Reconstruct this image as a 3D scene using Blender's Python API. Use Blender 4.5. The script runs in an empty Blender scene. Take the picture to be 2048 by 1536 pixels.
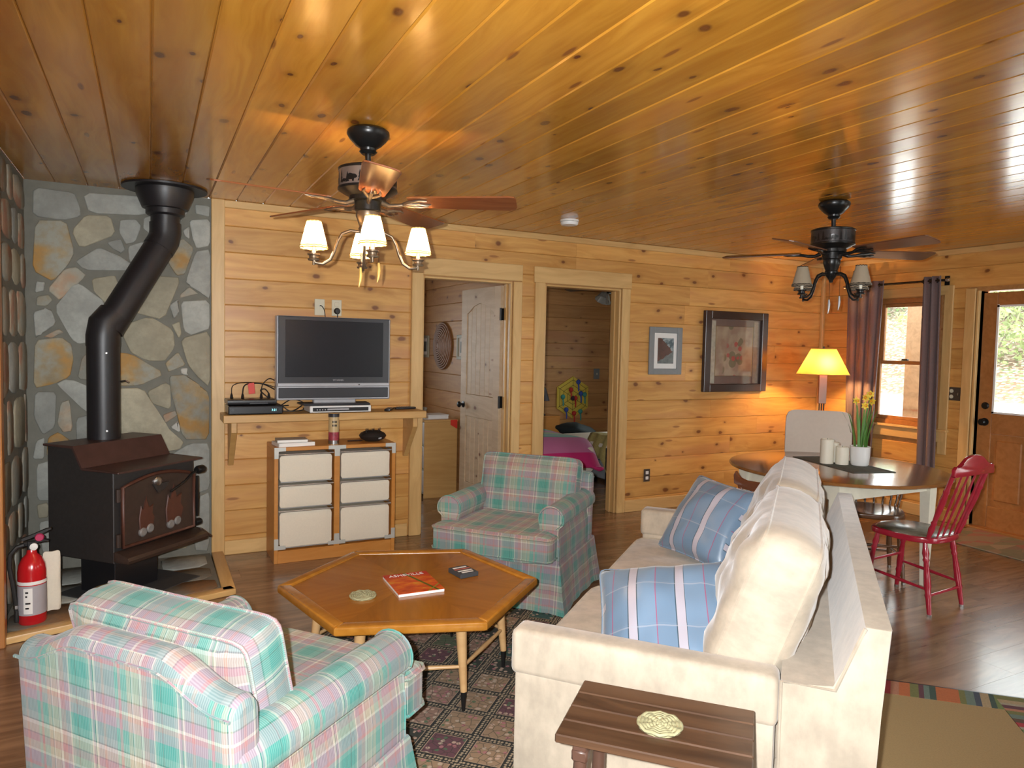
import bpy, bmesh, math, random
from mathutils import Vector, Matrix, noise
random.seed(7)
R = math.radians
PI = math.pi
SC = bpy.context.scene
COL = SC.collection

# ------------------------------------------------------------------ camera, light, exposure
H = 2.44
cd = bpy.data.cameras.new('camera')
cam = bpy.data.objects.new('camera', cd)
COL.objects.link(cam)
cd.sensor_fit = 'HORIZONTAL'
cd.sensor_width = 36.0
cd.lens = 36.0 * 1413.22 / 2048.0
cd.clip_start = 0.05
YAW, PIT, ROL = 0.4747, -0.0516, 0.0213
fw = Vector((math.sin(YAW) * math.cos(PIT), math.cos(YAW) * math.cos(PIT), math.sin(PIT)))
r0 = Vector((math.cos(YAW), -math.sin(YAW), 0))
u0 = r0.cross(fw)
rr = r0 * math.cos(ROL) + u0 * math.sin(ROL)
uu = u0 * math.cos(ROL) - r0 * math.sin(ROL)
CAM = Vector((-0.3766, -5.2156, 1.4833))
cam.matrix_world = Matrix(((rr.x, uu.x, -fw.x, CAM.x), (rr.y, uu.y, -fw.y, CAM.y), (rr.z, uu.z, -fw.z, CAM.z), (0, 0, 0, 1)))
SC.camera = cam

vs = SC.view_settings
vs.view_transform = 'Standard'
vs.look = 'None'
vs.gamma = 1.0
vs.use_curve_mapping = False
vs.exposure = 0.55

SKY = 6.4
FLASH = 350.0
w = bpy.data.worlds.new('overcast_sky')
SC.world = w
w.use_nodes = True
bg = w.node_tree.nodes['Background']
bg.inputs[0].default_value = (0.93, 0.97, 1.0, 1)
bg.inputs[1].default_value = SKY

def portal(name, loc, sx, sy, direction):
    l = bpy.data.lights.new(name, 'AREA')
    l.shape = 'RECTANGLE'
    l.size, l.size_y = sx, sy
    l.cycles.is_portal = True
    o = bpy.data.objects.new(name, l)
    COL.objects.link(o)
    o.location = loc
    o.rotation_euler = Vector(direction).to_track_quat('-Z', 'Z').to_euler()

portal('window_portal', (6.13, -0.95, 1.42), 0.75, 1.2, (-1, 0, 0))
portal('door_portal', (6.13, -2.07, 1.45), 0.75, 0.92, (-1, 0, 0))
portal('side_portal', (6.13, -5.2, 1.3), 1.9, 1.7, (-1, 0, 0))
portal('front_portal', (4.7, -7.63, 1.185), 1.8, 2.1, (0, 1, 0))
portal('front_portal_small', (-0.1, -7.63, 1.45), 1.4, 1.3, (0, 1, 0))
portal('bedroom_portal', (6.13, 1.8, 1.45), 1.2, 1.2, (-1, 0, 0))
portal('bedroom_portal_left', (0.55, 3.33, 1.45), 1.1, 1.2, (0, -1, 0))

# the camera's own flash, just left of and above the lens
fl = bpy.data.lights.new('camera_flash', 'SPOT')
fl.energy = FLASH
fl.spot_size = R(100)
fl.spot_blend = 0.6
fl.shadow_soft_size = 0.012
fl.color = (0.97, 0.985, 1.0)
flo = bpy.data.objects.new('camera_flash', fl)
COL.objects.link(flo)
flo.location = CAM - rr * 0.055 + uu * 0.03 - fw * 0.02
flo.rotation_euler = (fw - uu * 0.09).to_track_quat('-Z', 'Y').to_euler()

# ------------------------------------------------------------------ mesh helpers
class MB:
    def __init__(s):
        s.b = bmesh.new()
    def _v(s, old, M):
        if M is not None:
            bmesh.ops.transform(s.b, matrix=M, verts=[v for v in s.b.verts if v not in old])
    def box(s, c, d, M=None, bev=0.0, seg=1):
        n0 = set(s.b.verts)
        x, y, z = d[0] / 2, d[1] / 2, d[2] / 2
        vv = [s.b.verts.new((c[0] + i * x, c[1] + j * y, c[2] + k * z)) for i in (-1, 1) for j in (-1, 1) for k in (-1, 1)]
        fs = [s.b.faces.new([vv[i] for i in q]) for q in ((0, 1, 3, 2), (4, 6, 7, 5), (0, 4, 5, 1), (2, 3, 7, 6), (0, 2, 6, 4), (1, 5, 7, 3))]
        if bev:
            es = list({e for f in fs for e in f.edges})
            bmesh.ops.bevel(s.b, geom=es, offset=min(bev, min(d) * 0.45), segments=seg, profile=0.5, affect='EDGES')
        s.b.verts.ensure_lookup_table()
        s._v(n0, M)
        return s
    def prism(s, poly, z0, z1, M=None, bev=0.0, seg=1, both=True):
        n0 = set(s.b.verts)
        a = [s.b.verts.new((p[0], p[1], z0)) for p in poly]
        t = [s.b.verts.new((p[0], p[1], z1)) for p in poly]
        n = len(poly)
        area = sum(poly[i][0] * poly[(i + 1) % n][1] - poly[(i + 1) % n][0] * poly[i][1] for i in range(n))
        if area < 0:
            a.reverse(); t.reverse()
        f1 = s.b.faces.new(list(reversed(a)))
        f2 = s.b.faces.new(t)
        for i in range(n):
            s.b.faces.new((a[i], a[(i + 1) % n], t[(i + 1) % n], t[i]))
        if bev:
            es = list(f2.edges) + (list(f1.edges) if both else [])
            bmesh.ops.bevel(s.b, geom=es, offset=bev, segments=seg, profile=0.5, affect='EDGES')
        s.b.verts.ensure_lookup_table()
        s._v(n0, M)
        return s
    def tube(s, pts, r, n=8, M=None, closed=False):
        n0 = set(s.b.verts)
        P = [Vector(p) for p in pts]
        k = len(P)
        rs = r if isinstance(r, (list, tuple)) else [r] * k
        rings = []
        up = None
        for i in range(k):
            if closed:
                d = P[(i + 1) % k] - P[i - 1]
            else:
                d = P[min(i + 1, k - 1)] - P[max(i - 1, 0)]
            if d.length < 1e-9:
                d = Vector((0, 0, 1))
            d.normalize()
            if up is None:
                up = Vector((0, 0, 1)) if abs(d.z) < 0.9 else Vector((1, 0, 0))
            sd = d.cross(up)
            if sd.length < 1e-6:
                sd = d.orthogonal()
            sd.normalize()
            up = sd.cross(d).normalized()
            rings.append([s.b.verts.new(P[i] + (sd * math.cos(2 * PI * j / n) + up * math.sin(2 * PI * j / n)) * rs[i]) for j in range(n)])
        for i in range(k if closed else k - 1):
            A, B_ = rings[i], rings[(i + 1) % k]
            for j in range(n):
                s.b.faces.new((A[j], A[(j + 1) % n], B_[(j + 1) % n], B_[j]))
        if not closed:
            s.b.faces.new(list(reversed(rings[0])))
            s.b.faces.new(rings[-1])
        s.b.verts.ensure_lookup_table()
        s._v(n0, M)
        return s
    def lathe(s, prof, n=24, M=None, cap=True):
        n0 = set(s.b.verts)
        rings = []
        for r, z in prof:
            if r < 1e-5:
                rings.append([s.b.verts.new((0, 0, z))])
            else:
                rings.append([s.b.verts.new((r * math.cos(2 * PI * j / n), r * math.sin(2 * PI * j / n), z)) for j in range(n)])
        for a, c in zip(rings, rings[1:]):
            for j in range(n):
                if len(a) == 1 and len(c) == 1:
                    continue
                if len(a) == 1:
                    s.b.faces.new((a[0], c[(j + 1) % n], c[j]))
                elif len(c) == 1:
                    s.b.faces.new((a[j], a[(j + 1) % n], c[0]))
                else:
                    s.b.faces.new((a[j], a[(j + 1) % n], c[(j + 1) % n], c[j]))
        if cap:
            if len(rings[0]) > 1:
                s.b.faces.new(list(reversed(rings[0])))
            if len(rings[-1]) > 1:
                s.b.faces.new(rings[-1])
        s.b.verts.ensure_lookup_table()
        s._v(n0, M)
        return s
    def grid(s, rows, M=None, flip=False):
        n0 = set(s.b.verts)
        g = [[s.b.verts.new(p) for p in row] for row in rows]
        for i in range(len(g) - 1):
            for j in range(len(g[0]) - 1):
                q = (g[i][j], g[i][j + 1], g[i + 1][j + 1], g[i + 1][j])
                s.b.faces.new(q[::-1] if flip else q)
        s.b.verts.ensure_lookup_table()
        s._v(n0, M)
        return s
    def cushion(s, sx, sy, h, edge=0.6, n=14, p=2.4, out=8.0, concave=0.0, wr=0.0, seed=0, m=3, bulge=0.06, M=None):
        """soft cushion: top and bottom puffed, boxed side of height edge*h, rounded outline"""
        n0 = set(s.b.verts)
        def xy(u, v):
            k = 1.0
            a, c = abs(u), abs(v)
            mx = max(a, c)
            if mx > 1e-6:
                d = (a ** out + c ** out) ** (1 / out)
                k = mx / d
            x, y = u * k, v * k
            x *= 1 - concave * (1 - v * v) * abs(u)
            y *= 1 - concave * (1 - u * u) * abs(v)
            return x * sx / 2, y * sy / 2
        def th(u, v):
            return edge + (1 - edge) * ((1 - abs(u) ** p) * (1 - abs(v) ** p)) ** 0.5
        def pt(u, v, sg):
            x, y = xy(u, v)
            z = sg * h / 2 * th(u, v)
            if wr:
                f = wr * (1 - max(abs(u), abs(v)) ** 6)
                z += f * noise.noise(Vector((x * 7 + seed, y * 7, sg * 3.1 + seed)))
                z += f * 0.5 * noise.noise(Vector((x * 19 + seed, y * 11, sg * 5.1)))
            return (x, y, z)
        us = [-1 + 2 * i / n for i in range(n + 1)]
        top = [[s.b.verts.new(pt(u, v, 1)) for v in us] for u in us]
        bot = [[s.b.verts.new(pt(u, v, -1)) for v in us] for u in us]
        for i in range(n):
            for j in range(n):
                s.b.faces.new((top[i][j], top[i + 1][j], top[i + 1][j + 1], top[i][j + 1]))
                s.b.faces.new((bot[i][j], bot[i][j + 1], bot[i + 1][j + 1], bot[i + 1][j]))
        loop = [(i, 0) for i in range(n)] + [(n, j) for j in range(n)] + [(i, n) for i in range(n, 0, -1)] + [(0, j) for j in range(n, 0, -1)]
        rows = [[top[i][j] for i, j in loop]]
        for k in range(1, m):
            f = k / m
            b_ = 1 + bulge * math.sin(PI * f)
            row = []
            for i, j in loop:
                a, c = top[i][j].co, bot[i][j].co
                q = a.lerp(c, f)
                row.append(s.b.verts.new((q.x + (b_ - 1) * 0.5 * h * (1 if a.x > 0 else -1) * (abs(us[i]) > 0.98), q.y + (b_ - 1) * 0.5 * h * (1 if a.y > 0 else -1) * (abs(us[j]) > 0.98), q.z)))
            rows.append(row)
        rows.append([bot[i][j] for i, j in loop])
        L = len(loop)
        for a, c in zip(rows, rows[1:]):
            for j in range(L):
                s.b.faces.new((a[j], c[j], c[(j + 1) % L], a[(j + 1) % L]))
        s.seam = [[Vector(top[i][j].co) for i, j in loop], [Vector(bot[i][j].co) for i, j in loop]]
        s.b.verts.ensure_lookup_table()
        s._v(n0, M)
        return s
    def mesh(s, name, m=None, smooth=35, uv=True):
        me = bpy.data.meshes.new(name)
        bmesh.ops.recalc_face_normals(s.b, faces=list(s.b.faces))
        if uv:
            lay = s.b.loops.layers.uv.new('UVMap')
            for f in s.b.faces:
                nx, ny, nz = abs(f.normal.x), abs(f.normal.y), abs(f.normal.z)
                for l in f.loops:
                    c = l.vert.co
                    if nz >= nx and nz >= ny:
                        l[lay].uv = (c.x, c.y)
                    elif nx >= ny:
                        l[lay].uv = (c.y, c.z)
                    else:
                        l[lay].uv = (c.x, c.z)
        s.b.to_mesh(me)
        s.b.free()
        if m:
            me.materials.append(m)
        if smooth:
            me.shade_smooth()
            me.set_sharp_from_angle(angle=R(smooth))
        return me

def put(name, me, parent=None, loc=(0, 0, 0), rot=(0, 0, 0), M=None):
    o = bpy.data.objects.new(name, me)
    COL.objects.link(o)
    if parent is not None:
        o.parent = parent
    if M is not None:
        o.matrix_local = M
    else:
        o.location = loc
        o.rotation_euler = rot
    return o

def obj(name, mb, m, parent=None, smooth=35, loc=(0, 0, 0), rot=(0, 0, 0), M=None):
    return put(name, mb.mesh(name, m, smooth), parent, loc, rot, M)

def tag(o, label, cat, group=None, kind=None):
    o['label'] = label
    o['category'] = cat
    if group: o['group'] = group
    if kind: o['kind'] = kind
    return o

def thing(name, label, cat, loc=(0, 0, 0), rz=0.0, group=None):
    o = bpy.data.objects.new(name, None)
    COL.objects.link(o)
    o.empty_display_size = 0.05
    o.location = loc
    o.rotation_euler = (0, 0, rz)
    return tag(o, label, cat, group)

def struct(name, mb, m, parent=None, smooth=0, **k):
    o = obj(name, mb, m, parent, smooth, **k)
    if parent is None:
        o['kind'] = 'structure'
    return o

def frame(origin, x, y, z):
    return Matrix(((x[0], y[0], z[0], origin[0]), (x[1], y[1], z[1], origin[1]), (x[2], y[2], z[2], origin[2]), (0, 0, 0, 1)))

def text_mesh(name, body, size, m, depth=0.0006, align='CENTER'):
    c = bpy.data.curves.new(name, 'FONT')
    c.body = body
    c.size = size
    c.extrude = depth
    c.align_x = align
    c.align_y = 'CENTER'
    c.resolution_u = 2
    o = bpy.data.objects.new('tmp_text', c)
    COL.objects.link(o)
    bpy.context.view_layer.update()
    me = bpy.data.meshes.new_from_object(o.evaluated_get(bpy.context.evaluated_depsgraph_get()))
    bpy.data.objects.remove(o)
    me.name = name
    me.materials.clear()
    me.materials.append(m)
    return me

# ------------------------------------------------------------------ material helpers
class NT:
    def __init__(s, name):
        s.m = bpy.data.materials.new(name)
        s.m.use_nodes = True
        s.t = s.m.node_tree
        s.p = s.t.nodes['Principled BSDF']
        s.o = s.t.nodes['Material Output']
    def n(s, kind, **k):
        x = s.t.nodes.new(kind)
        for a, v in k.items():
            setattr(x, a, v)
        return x
    def set(s, sock, v):
        if hasattr(v, 'is_linked') or hasattr(v, 'links'):
            s.t.links.new(v, sock)
        else:
            try:
                sock.default_value = v
            except Exception:
                sock.default_value = tuple(v) + (1,) if len(v) == 3 else v
    def math(s, op, a, b=0.0, c=0.0, clamp=False):
        x = s.n('ShaderNodeMath', operation=op, use_clamp=clamp)
        s.set(x.inputs[0], a); s.set(x.inputs[1], b); s.set(x.inputs[2], c)
        return x.outputs[0]
    def sstep(s, v, a, b, lo=0.0, hi=1.0):
        x = s.n('ShaderNodeMapRange', interpolation_type='SMOOTHSTEP')
        for i, q in enumerate((v, a, b, lo, hi)):
            s.set(x.inputs[i], q)
        return x.outputs[0]
    def mix(s, f, a, b, mode='MIX'):
        x = s.n('ShaderNodeMix', data_type='RGBA', blend_type=mode)
        s.set(x.inputs[0], f); s.set(x.inputs[6], a if hasattr(a, 'links') else tuple(a)[:3] + (1,)); s.set(x.inputs[7], b if hasattr(b, 'links') else tuple(b)[:3] + (1,))
        return x.outputs[2]
    def ramp(s, v, stops, interp='LINEAR'):
        x = s.n('ShaderNodeValToRGB')
        x.color_ramp.interpolation = interp
        e = x.color_ramp.elements
        while len(e) < len(stops):
            e.new(1.0)
        for q, (p, c) in zip(e, stops):
            q.position = p
            q.color = tuple(c)[:3] + (1,)
        s.set(x.inputs[0], v)
        return x.outputs[0]
    def coord(s, which='Object'):
        return s.n('ShaderNodeTexCoord').outputs[which]
    def rand(s):
        return s.n('ShaderNodeObjectInfo').outputs['Random']
    def vec(s, op, a, b=(0, 0, 0)):
        x = s.n('ShaderNodeVectorMath', operation=op)
        s.set(x.inputs[0], a); s.set(x.inputs[1], b)
        return x.outputs[0]
    def sep(s, v):
        x = s.n('ShaderNodeSeparateXYZ')
        s.set(x.inputs[0], v)
        return x.outputs
    def comb(s, a, b, c=0.0):
        x = s.n('ShaderNodeCombineXYZ')
        s.set(x.inputs[0], a); s.set(x.inputs[1], b); s.set(x.inputs[2], c)
        return x.outputs[0]
    def noise(s, v, scale, detail=3.0, rough=0.5):
        x = s.n('ShaderNodeTexNoise')
        s.set(x.inputs['Vector'], v)
        x.inputs['Scale'].default_value = scale
        x.inputs['Detail'].default_value = detail
        x.inputs['Roughness'].default_value = rough
        return x.outputs[0]
    def voro(s, v, scale, feature='F1', dim='3D', rnd=1.0):
        x = s.n('ShaderNodeTexVoronoi', feature=feature, voronoi_dimensions=dim)
        s.set(x.inputs['Vector'], v)
        x.inputs['Scale'].default_value = scale
        x.inputs['Randomness'].default_value = rnd
        return x.outputs
    def bump(s, h, strength=0.2, dist=0.01):
        x = s.n('ShaderNodeBump')
        x.inputs['Strength'].default_value = strength
        x.inputs['Distance'].default_value = dist
        s.set(x.inputs['Height'], h)
        s.t.links.new(x.outputs[0], s.p.inputs['Normal'])
    def done(s, col=None, rough=0.5, metal=0.0, spec=None, coat=0.0, coat_rough=0.1, sheen=0.0):
        if col is not None:
            s.set(s.p.inputs['Base Color'], col if hasattr(col, 'links') else tuple(col)[:3] + (1,))
        s.set(s.p.inputs['Roughness'], rough)
        s.p.inputs['Metallic'].default_value = metal
        if spec is not None:
            s.p.inputs['Specular IOR Level'].default_value = spec
        if coat:
            s.p.inputs['Coat Weight'].default_value = coat
            s.p.inputs['Coat Roughness'].default_value = coat_rough
        if sheen:
            s.p.inputs['Sheen Weight'].default_value = sheen
            s.p.inputs['Sheen Roughness'].default_value = 0.4
        return s.m

def plain(name, col, rough=0.5, metal=0.0, var=0.08, scale=30, spec=None, coat=0.0, bump=0.0, sheen=0.0):
    t = NT(name)
    n_ = t.noise(t.coord(), scale, 3)
    c = t.mix(n_, [max(0, x * (1 - var)) for x in col], [min(1, x * (1 + var)) for x in col])
    if bump:
        t.bump(t.noise(t.coord(), scale * 4, 2), bump, 0.003)
    return t.done(c, rough, metal, spec, coat, 0.08, sheen)

def wood(name, c1, c2, rough=0.35, knots=0.0, knotcol=(0.16, 0.05, 0.015), gs=1.0, vary=0.22, coat=0.0, spec=0.5, face='XZ', strips=None, red=None, kscale=4.6):
    t = NT(name)
    rn = t.rand()
    off = t.vec('MULTIPLY', t.comb(rn, rn, rn), (91.0, 37.0, 53.0))
    co = t.vec('ADD', t.coord(), off)
    x, y, z = t.sep(co)[:3]
    b = z if face == 'XZ' else y
    warp = t.noise(t.vec('MULTIPLY', co, (1.1, 3.0, 3.0)), 1.0, 2)
    g = t.vec('MULTIPLY', co, (1.3 * gs, 26 * gs, 26 * gs))
    g = t.vec('ADD', g, t.vec('MULTIPLY', t.comb(warp, warp, warp), (0.0, 7.0, 7.0)))
    grain = t.noise(g, 1.0, 5, 0.55)
    wide = t.noise(t.vec('MULTIPLY', co, (0.9, 5.0, 5.0)), 1.0, 2)
    f = t.math('ADD', t.math('MULTIPLY', grain, 0.75), t.math('MULTIPLY', wide, 0.35))
    col = t.mix(t.sstep(f, 0.3, 0.78), c1, c2)
    if red is not None:
        col = t.mix(t.math('MULTIPLY', t.sstep(wide, 0.52, 0.72), 0.55), col, red)
    # each board takes its own tone
    tone = t.math('MULTIPLY_ADD', t.n('ShaderNodeTexWhiteNoise', noise_dimensions='1D').outputs[0], 0, 0)
    wn = t.n('ShaderNodeTexWhiteNoise', noise_dimensions='1D')
    t.set(wn.inputs['W'], t.math('MULTIPLY', rn, 317.0))
    tone = t.math('MULTIPLY_ADD', wn.outputs[0], vary, 1 - vary / 2)
    col = t.mix(1.0, col, t.comb(tone, tone, tone), 'MULTIPLY')
    if knots:
        kv = t.comb(t.math('MULTIPLY', x, 0.62), b, 0.0)
        kv = t.vec('ADD', kv, t.vec('MULTIPLY', t.comb(t.noise(co, 9.0, 2), t.noise(t.vec('ADD', co, (5, 5, 5)), 9.0, 2), 0.0), (0.03, 0.03, 0)))
        vo = t.voro(kv, kscale, 'F1', '2D')
        cr = t.sep(vo['Color'])
        gate = t.math('LESS_THAN', cr[0], knots)
        rad = t.math('MULTIPLY_ADD', cr[1], 0.07, 0.025)
        d = vo['Distance']
        kn = t.sstep(d, t.math('MULTIPLY', rad, 1.25), t.math('MULTIPLY', rad, 0.55))
        halo = t.sstep(d, t.math('MULTIPLY', rad, 3.2), t.math('MULTIPLY', rad, 0.9))
        col = t.mix(t.math('MULTIPLY', t.math('MULTIPLY', halo, gate), 0.38), col, [q * 0.55 for q in c1])
        col = t.mix(t.math('MULTIPLY', t.math('MULTIPLY', kn, gate), 0.9), col, knotcol)
        # a few long spike knots
        vo2 = t.voro(t.comb(t.math('MULTIPLY', x, 0.8), t.math('MULTIPLY', b, 3.4), 0.0), 1.9, 'F1', '2D')
        c2_ = t.sep(vo2['Color'])
        sp = t.math('MULTIPLY', t.sstep(vo2['Distance'], 0.085, 0.04), t.math('LESS_THAN', c2_[0], knots * 0.42))
        col = t.mix(t.math('MULTIPLY', sp, 0.7), col, [q * 1.5 for q in knotcol])
    t.bump(grain, 0.06, 0.004)
    return t.done(col, rough, 0, spec, coat, 0.12)

# ------------------------------------------------------------------ materials
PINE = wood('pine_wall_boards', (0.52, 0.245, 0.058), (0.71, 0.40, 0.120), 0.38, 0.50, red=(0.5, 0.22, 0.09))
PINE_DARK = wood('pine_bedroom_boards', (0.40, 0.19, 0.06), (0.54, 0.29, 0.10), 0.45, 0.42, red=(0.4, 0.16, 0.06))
CEIL = wood('varnished_pine_ceiling', (0.42, 0.170, 0.017), (0.57, 0.270, 0.033), 0.22, 0.52, (0.11, 0.03, 0.01), vary=0.38, coat=0.35, red=(0.42, 0.15, 0.025))
TRIM = wood('pine_trim', (0.55, 0.33, 0.12), (0.70, 0.46, 0.19), 0.4, 0.0, vary=0.08)
TRIMV = wood('pine_trim_upright', (0.55, 0.33, 0.12), (0.70, 0.46, 0.19), 0.4, 0.0, vary=0.08)
LAM = wood('laminate_floor', (0.125, 0.066, 0.034), (0.29, 0.170, 0.092), 0.27, 0.0, vary=0.34, gs=0.8, spec=0.5, coat=0.25)
DOORPINE = wood('pale_bare_pine', (0.50, 0.36, 0.22), (0.62, 0.48, 0.32), 0.5, 0.35, vary=0.1, face='XZ')
FIR = wood('stained_fir_door', (0.33, 0.13, 0.035), (0.44, 0.19, 0.06), 0.35, 0.0, vary=0.1)
HONEY = wood('honey_table_wood', (0.33, 0.112, 0.008), (0.44, 0.165, 0.015), 0.22, 0.0, vary=0.34, coat=0.3, face='XY')
HONEY_RIM = wood('honey_table_rim', (0.34, 0.130, 0.014), (0.44, 0.185, 0.026), 0.2, 0.0, vary=0.06, coat=0.3, face='XY')
LEGWOOD = wood('pale_leg_wood', (0.48, 0.28, 0.12), (0.56, 0.35, 0.16), 0.35, 0.0, vary=0.05)
CAB = wood('orange_cabinet_wood', (0.48, 0.19, 0.035), (0.56, 0.25, 0.06), 0.38, 0.0, vary=0.06)
SHELF = wood('shelf_pine', (0.50, 0.28, 0.09), (0.60, 0.36, 0.13), 0.4, 0.0, vary=0.06)
WALNUT = wood('dark_slat_wood', (0.042, 0.020, 0.011), (0.115, 0.058, 0.029), 0.38, 0.0, vary=0.25, face='XY')
WALNUT_LEG = plain('dark_turned_wood', (0.09, 0.045, 0.030), 0.4)
BROWNCHAIR = plain('brown_chair_wood', (0.10, 0.045, 0.02), 0.22, coat=0.3)
TABLETOP = wood('dining_top_wood', (0.20, 0.085, 0.025), (0.29, 0.13, 0.045), 0.16, 0.0, vary=0.05, coat=0.4, face='XY')
CREAM = plain('cream_paint', (0.72, 0.68, 0.55), 0.4)
REDPAINT = plain('red_chair_paint', (0.30, 0.012, 0.028), 0.22, var=0.2, coat=0.4)
BLACK = plain('black_plastic', (0.012, 0.012, 0.014), 0.3)
SCREEN = plain('tv_screen_glass', (0.008, 0.008, 0.012), 0.3, spec=0.3)
BEZEL = plain('grey_bezel', (0.035, 0.036, 0.042), 0.28)
SILVER = plain('silver_plastic', (0.42, 0.42, 0.44), 0.3, 0.3)
STEEL = plain('steel', (0.5, 0.5, 0.5), 0.28, 1.0)
BRACKET = plain('pale_metal_bracket', (0.55, 0.56, 0.52), 0.4, 0.3)
IRON = plain('stove_black_iron', (0.028, 0.025, 0.024), 0.5, 0.0, 0.3, 60, bump=0.12)
IRON_RUST = plain('stove_rusty_black_plate', (0.062, 0.030, 0.025), 0.42, 0.0, 0.35, 14, bump=0.1)
IRON_DOOR = plain('cast_iron_door', (0.042, 0.026, 0.020), 0.42, 0.0, 0.3, 30, bump=0.15)
RUST = plain('rust_red_iron', (0.085, 0.030, 0.018), 0.5, 0.0, 0.4, 25)
ASHGLASS = plain('sooty_grey_ash', (0.20, 0.19, 0.18), 0.4, 0, 0.4, 30)
PIPE = plain('stove_pipe_black', (0.013, 0.012, 0.014), 0.42, 0.0, 0.2, 40)
BRONZE = plain('dark_bronze', (0.022, 0.022, 0.022), 0.3, 0.6)
BRONZE_WARM = plain('brushed_bronze', (0.20, 0.15, 0.10), 0.35, 0.7)
BLADE = wood('fan_blade_wood', (0.16, 0.045, 0.016), (0.25, 0.085, 0.03), 0.22, 0.0, vary=0.05, coat=0.4, face='XY')
BLADE_DARK = wood('dark_fan_blade_wood', (0.09, 0.035, 0.018), (0.14, 0.06, 0.03), 0.3, 0.0, vary=0.05, coat=0.3, face='XY')
MOTORBAND = plain('rustic_motor_band', (0.16, 0.12, 0.10), 0.5, 0.2, 0.3, 20)
CURTAIN = plain('plum_curtain', (0.175, 0.122, 0.120), 0.85, 0, 0.12, 60, sheen=0.3)
MICRO = None
LINEN = plain('pale_linen', (0.72, 0.66, 0.54), 0.9, 0, 0.06, 90, bump=0.1)
PINKLINEN = plain('pale_chair_cover', (0.62, 0.54, 0.46), 0.9, 0, 0.05, 40, sheen=0.2)
WIRE = plain('grey_wire', (0.45, 0.45, 0.44), 0.35, 0.6)
WHITE = plain('white_paint', (0.78, 0.78, 0.76), 0.4, var=0.03)
PAPER = plain('paper', (0.82, 0.80, 0.76), 0.7, var=0.03)
IVORY = plain('ivory_plastic', (0.62, 0.58, 0.44), 0.4, var=0.03)
BROWNPLATE = plain('brown_plate', (0.06, 0.045, 0.035), 0.4)
GREYFRAME = plain('grey_frame', (0.22, 0.24, 0.25), 0.5)
DARKFRAME = plain('dark_brown_frame', (0.035, 0.016, 0.012), 0.28)
CANDLE = plain('candle_wax', (0.74, 0.70, 0.58), 0.5, var=0.03)
CERAMIC = plain('white_ceramic', (0.76, 0.76, 0.74), 0.12, var=0.02)
LEAF = plain('daffodil_leaf', (0.10, 0.24, 0.045), 0.5, var=0.3)
PETAL = plain('daffodil_petal', (0.80, 0.60, 0.05), 0.6)
RUNNER = plain('woven_runner', (0.10, 0.11, 0.085), 0.9, var=0.5, scale=50, bump=0.2)
EXTRED = plain('red_enamel', (0.52, 0.012, 0.016), 0.2, var=0.06, coat=0.4)
LABEL = plain('grey_label', (0.38, 0.36, 0.38), 0.6)
RUBBER = plain('black_rubber', (0.018, 0.016, 0.015), 0.55)
RED = plain('red_tape', (0.65, 0.04, 0.02), 0.5)
SEAGRASS = None
ROPE = plain('braided_grass', (0.33, 0.31, 0.17), 0.85, var=0.4, scale=70, bump=0.3)
BASKET = plain('coiled_basket', (0.22, 0.10, 0.045), 0.5, var=0.4, scale=60)
GROUT = plain('stone_mortar', (0.175, 0.17, 0.14), 0.9, var=0.2, scale=18, bump=0.3)
SLATE = plain('dark_slate_pad', (0.045, 0.046, 0.048), 0.6, var=0.3, scale=12)
HORN = plain('horn', (0.70, 0.46, 0.12), 0.35)
RUGBACK = plain('sisal_tan', (0.30, 0.20, 0.085), 0.95, var=0.18, scale=160, bump=0.3)

def stone_mat(name, base, patch=None, rim=(0.30, 0.30, 0.25), pscale=6.0):
    t = NT(name)
    rn = t.rand()
    co = t.vec('ADD', t.coord(), t.comb(t.math('MULTIPLY', rn, 31), t.math('MULTIPLY', rn, 17), 0))
    n1 = t.noise(co, 5, 4, 0.6)
    n2 = t.noise(co, 28, 5, 0.65)
    col = t.mix(t.sstep(n1, 0.3, 0.7), [q * 0.8 for q in base], [q * 1.15 for q in base])
    if patch:
        n3 = t.noise(co, pscale, 3, 0.5)
        col = t.mix(t.sstep(n3, 0.40, 0.58), rim, col)
        col = t.mix(t.math('MULTIPLY', t.sstep(n3, 0.52, 0.64), 0.9), col, patch)
    col = t.mix(t.math('MULTIPLY', t.sstep(n2, 0.35, 0.75), 0.5), col, [q * 0.72 for q in base])
    v = t.math('MULTIPLY_ADD', rn, 0.34, 0.83)
    col = t.mix(1.0, col, t.comb(v, v, v), 'MULTIPLY')
    t.bump(t.math('ADD', n2, n1), 0.3, 0.01)
    return t.done(col, 0.75)
STONE = {'g': stone_mat('grey_fieldstone', (0.34, 0.345, 0.31)),
         'b': stone_mat('beige_fieldstone', (0.37, 0.335, 0.24)),
         'o': stone_mat('ochre_fieldstone', (0.38, 0.27, 0.13), (0.42, 0.22, 0.055)),
         'k': stone_mat('pinkish_fieldstone', (0.40, 0.32, 0.23), (0.38, 0.23, 0.14)),
         'w': stone_mat('pale_fieldstone', (0.46, 0.45, 0.40)),
         'r': stone_mat('rusty_streaked_stone', (0.38, 0.30, 0.21), (0.34, 0.16, 0.10)),
         'd': stone_mat('brown_hearth_stone', (0.20, 0.13, 0.075), (0.26, 0.13, 0.05), (0.16, 0.155, 0.13), 3.0)}

def stripes_tex(t, coord_sock, period, stops):
    f = t.math('FRACT', t.math('ADD', t.math('DIVIDE', coord_sock, period), 20.0))
    return t.ramp(f, stops, 'CONSTANT')

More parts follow.
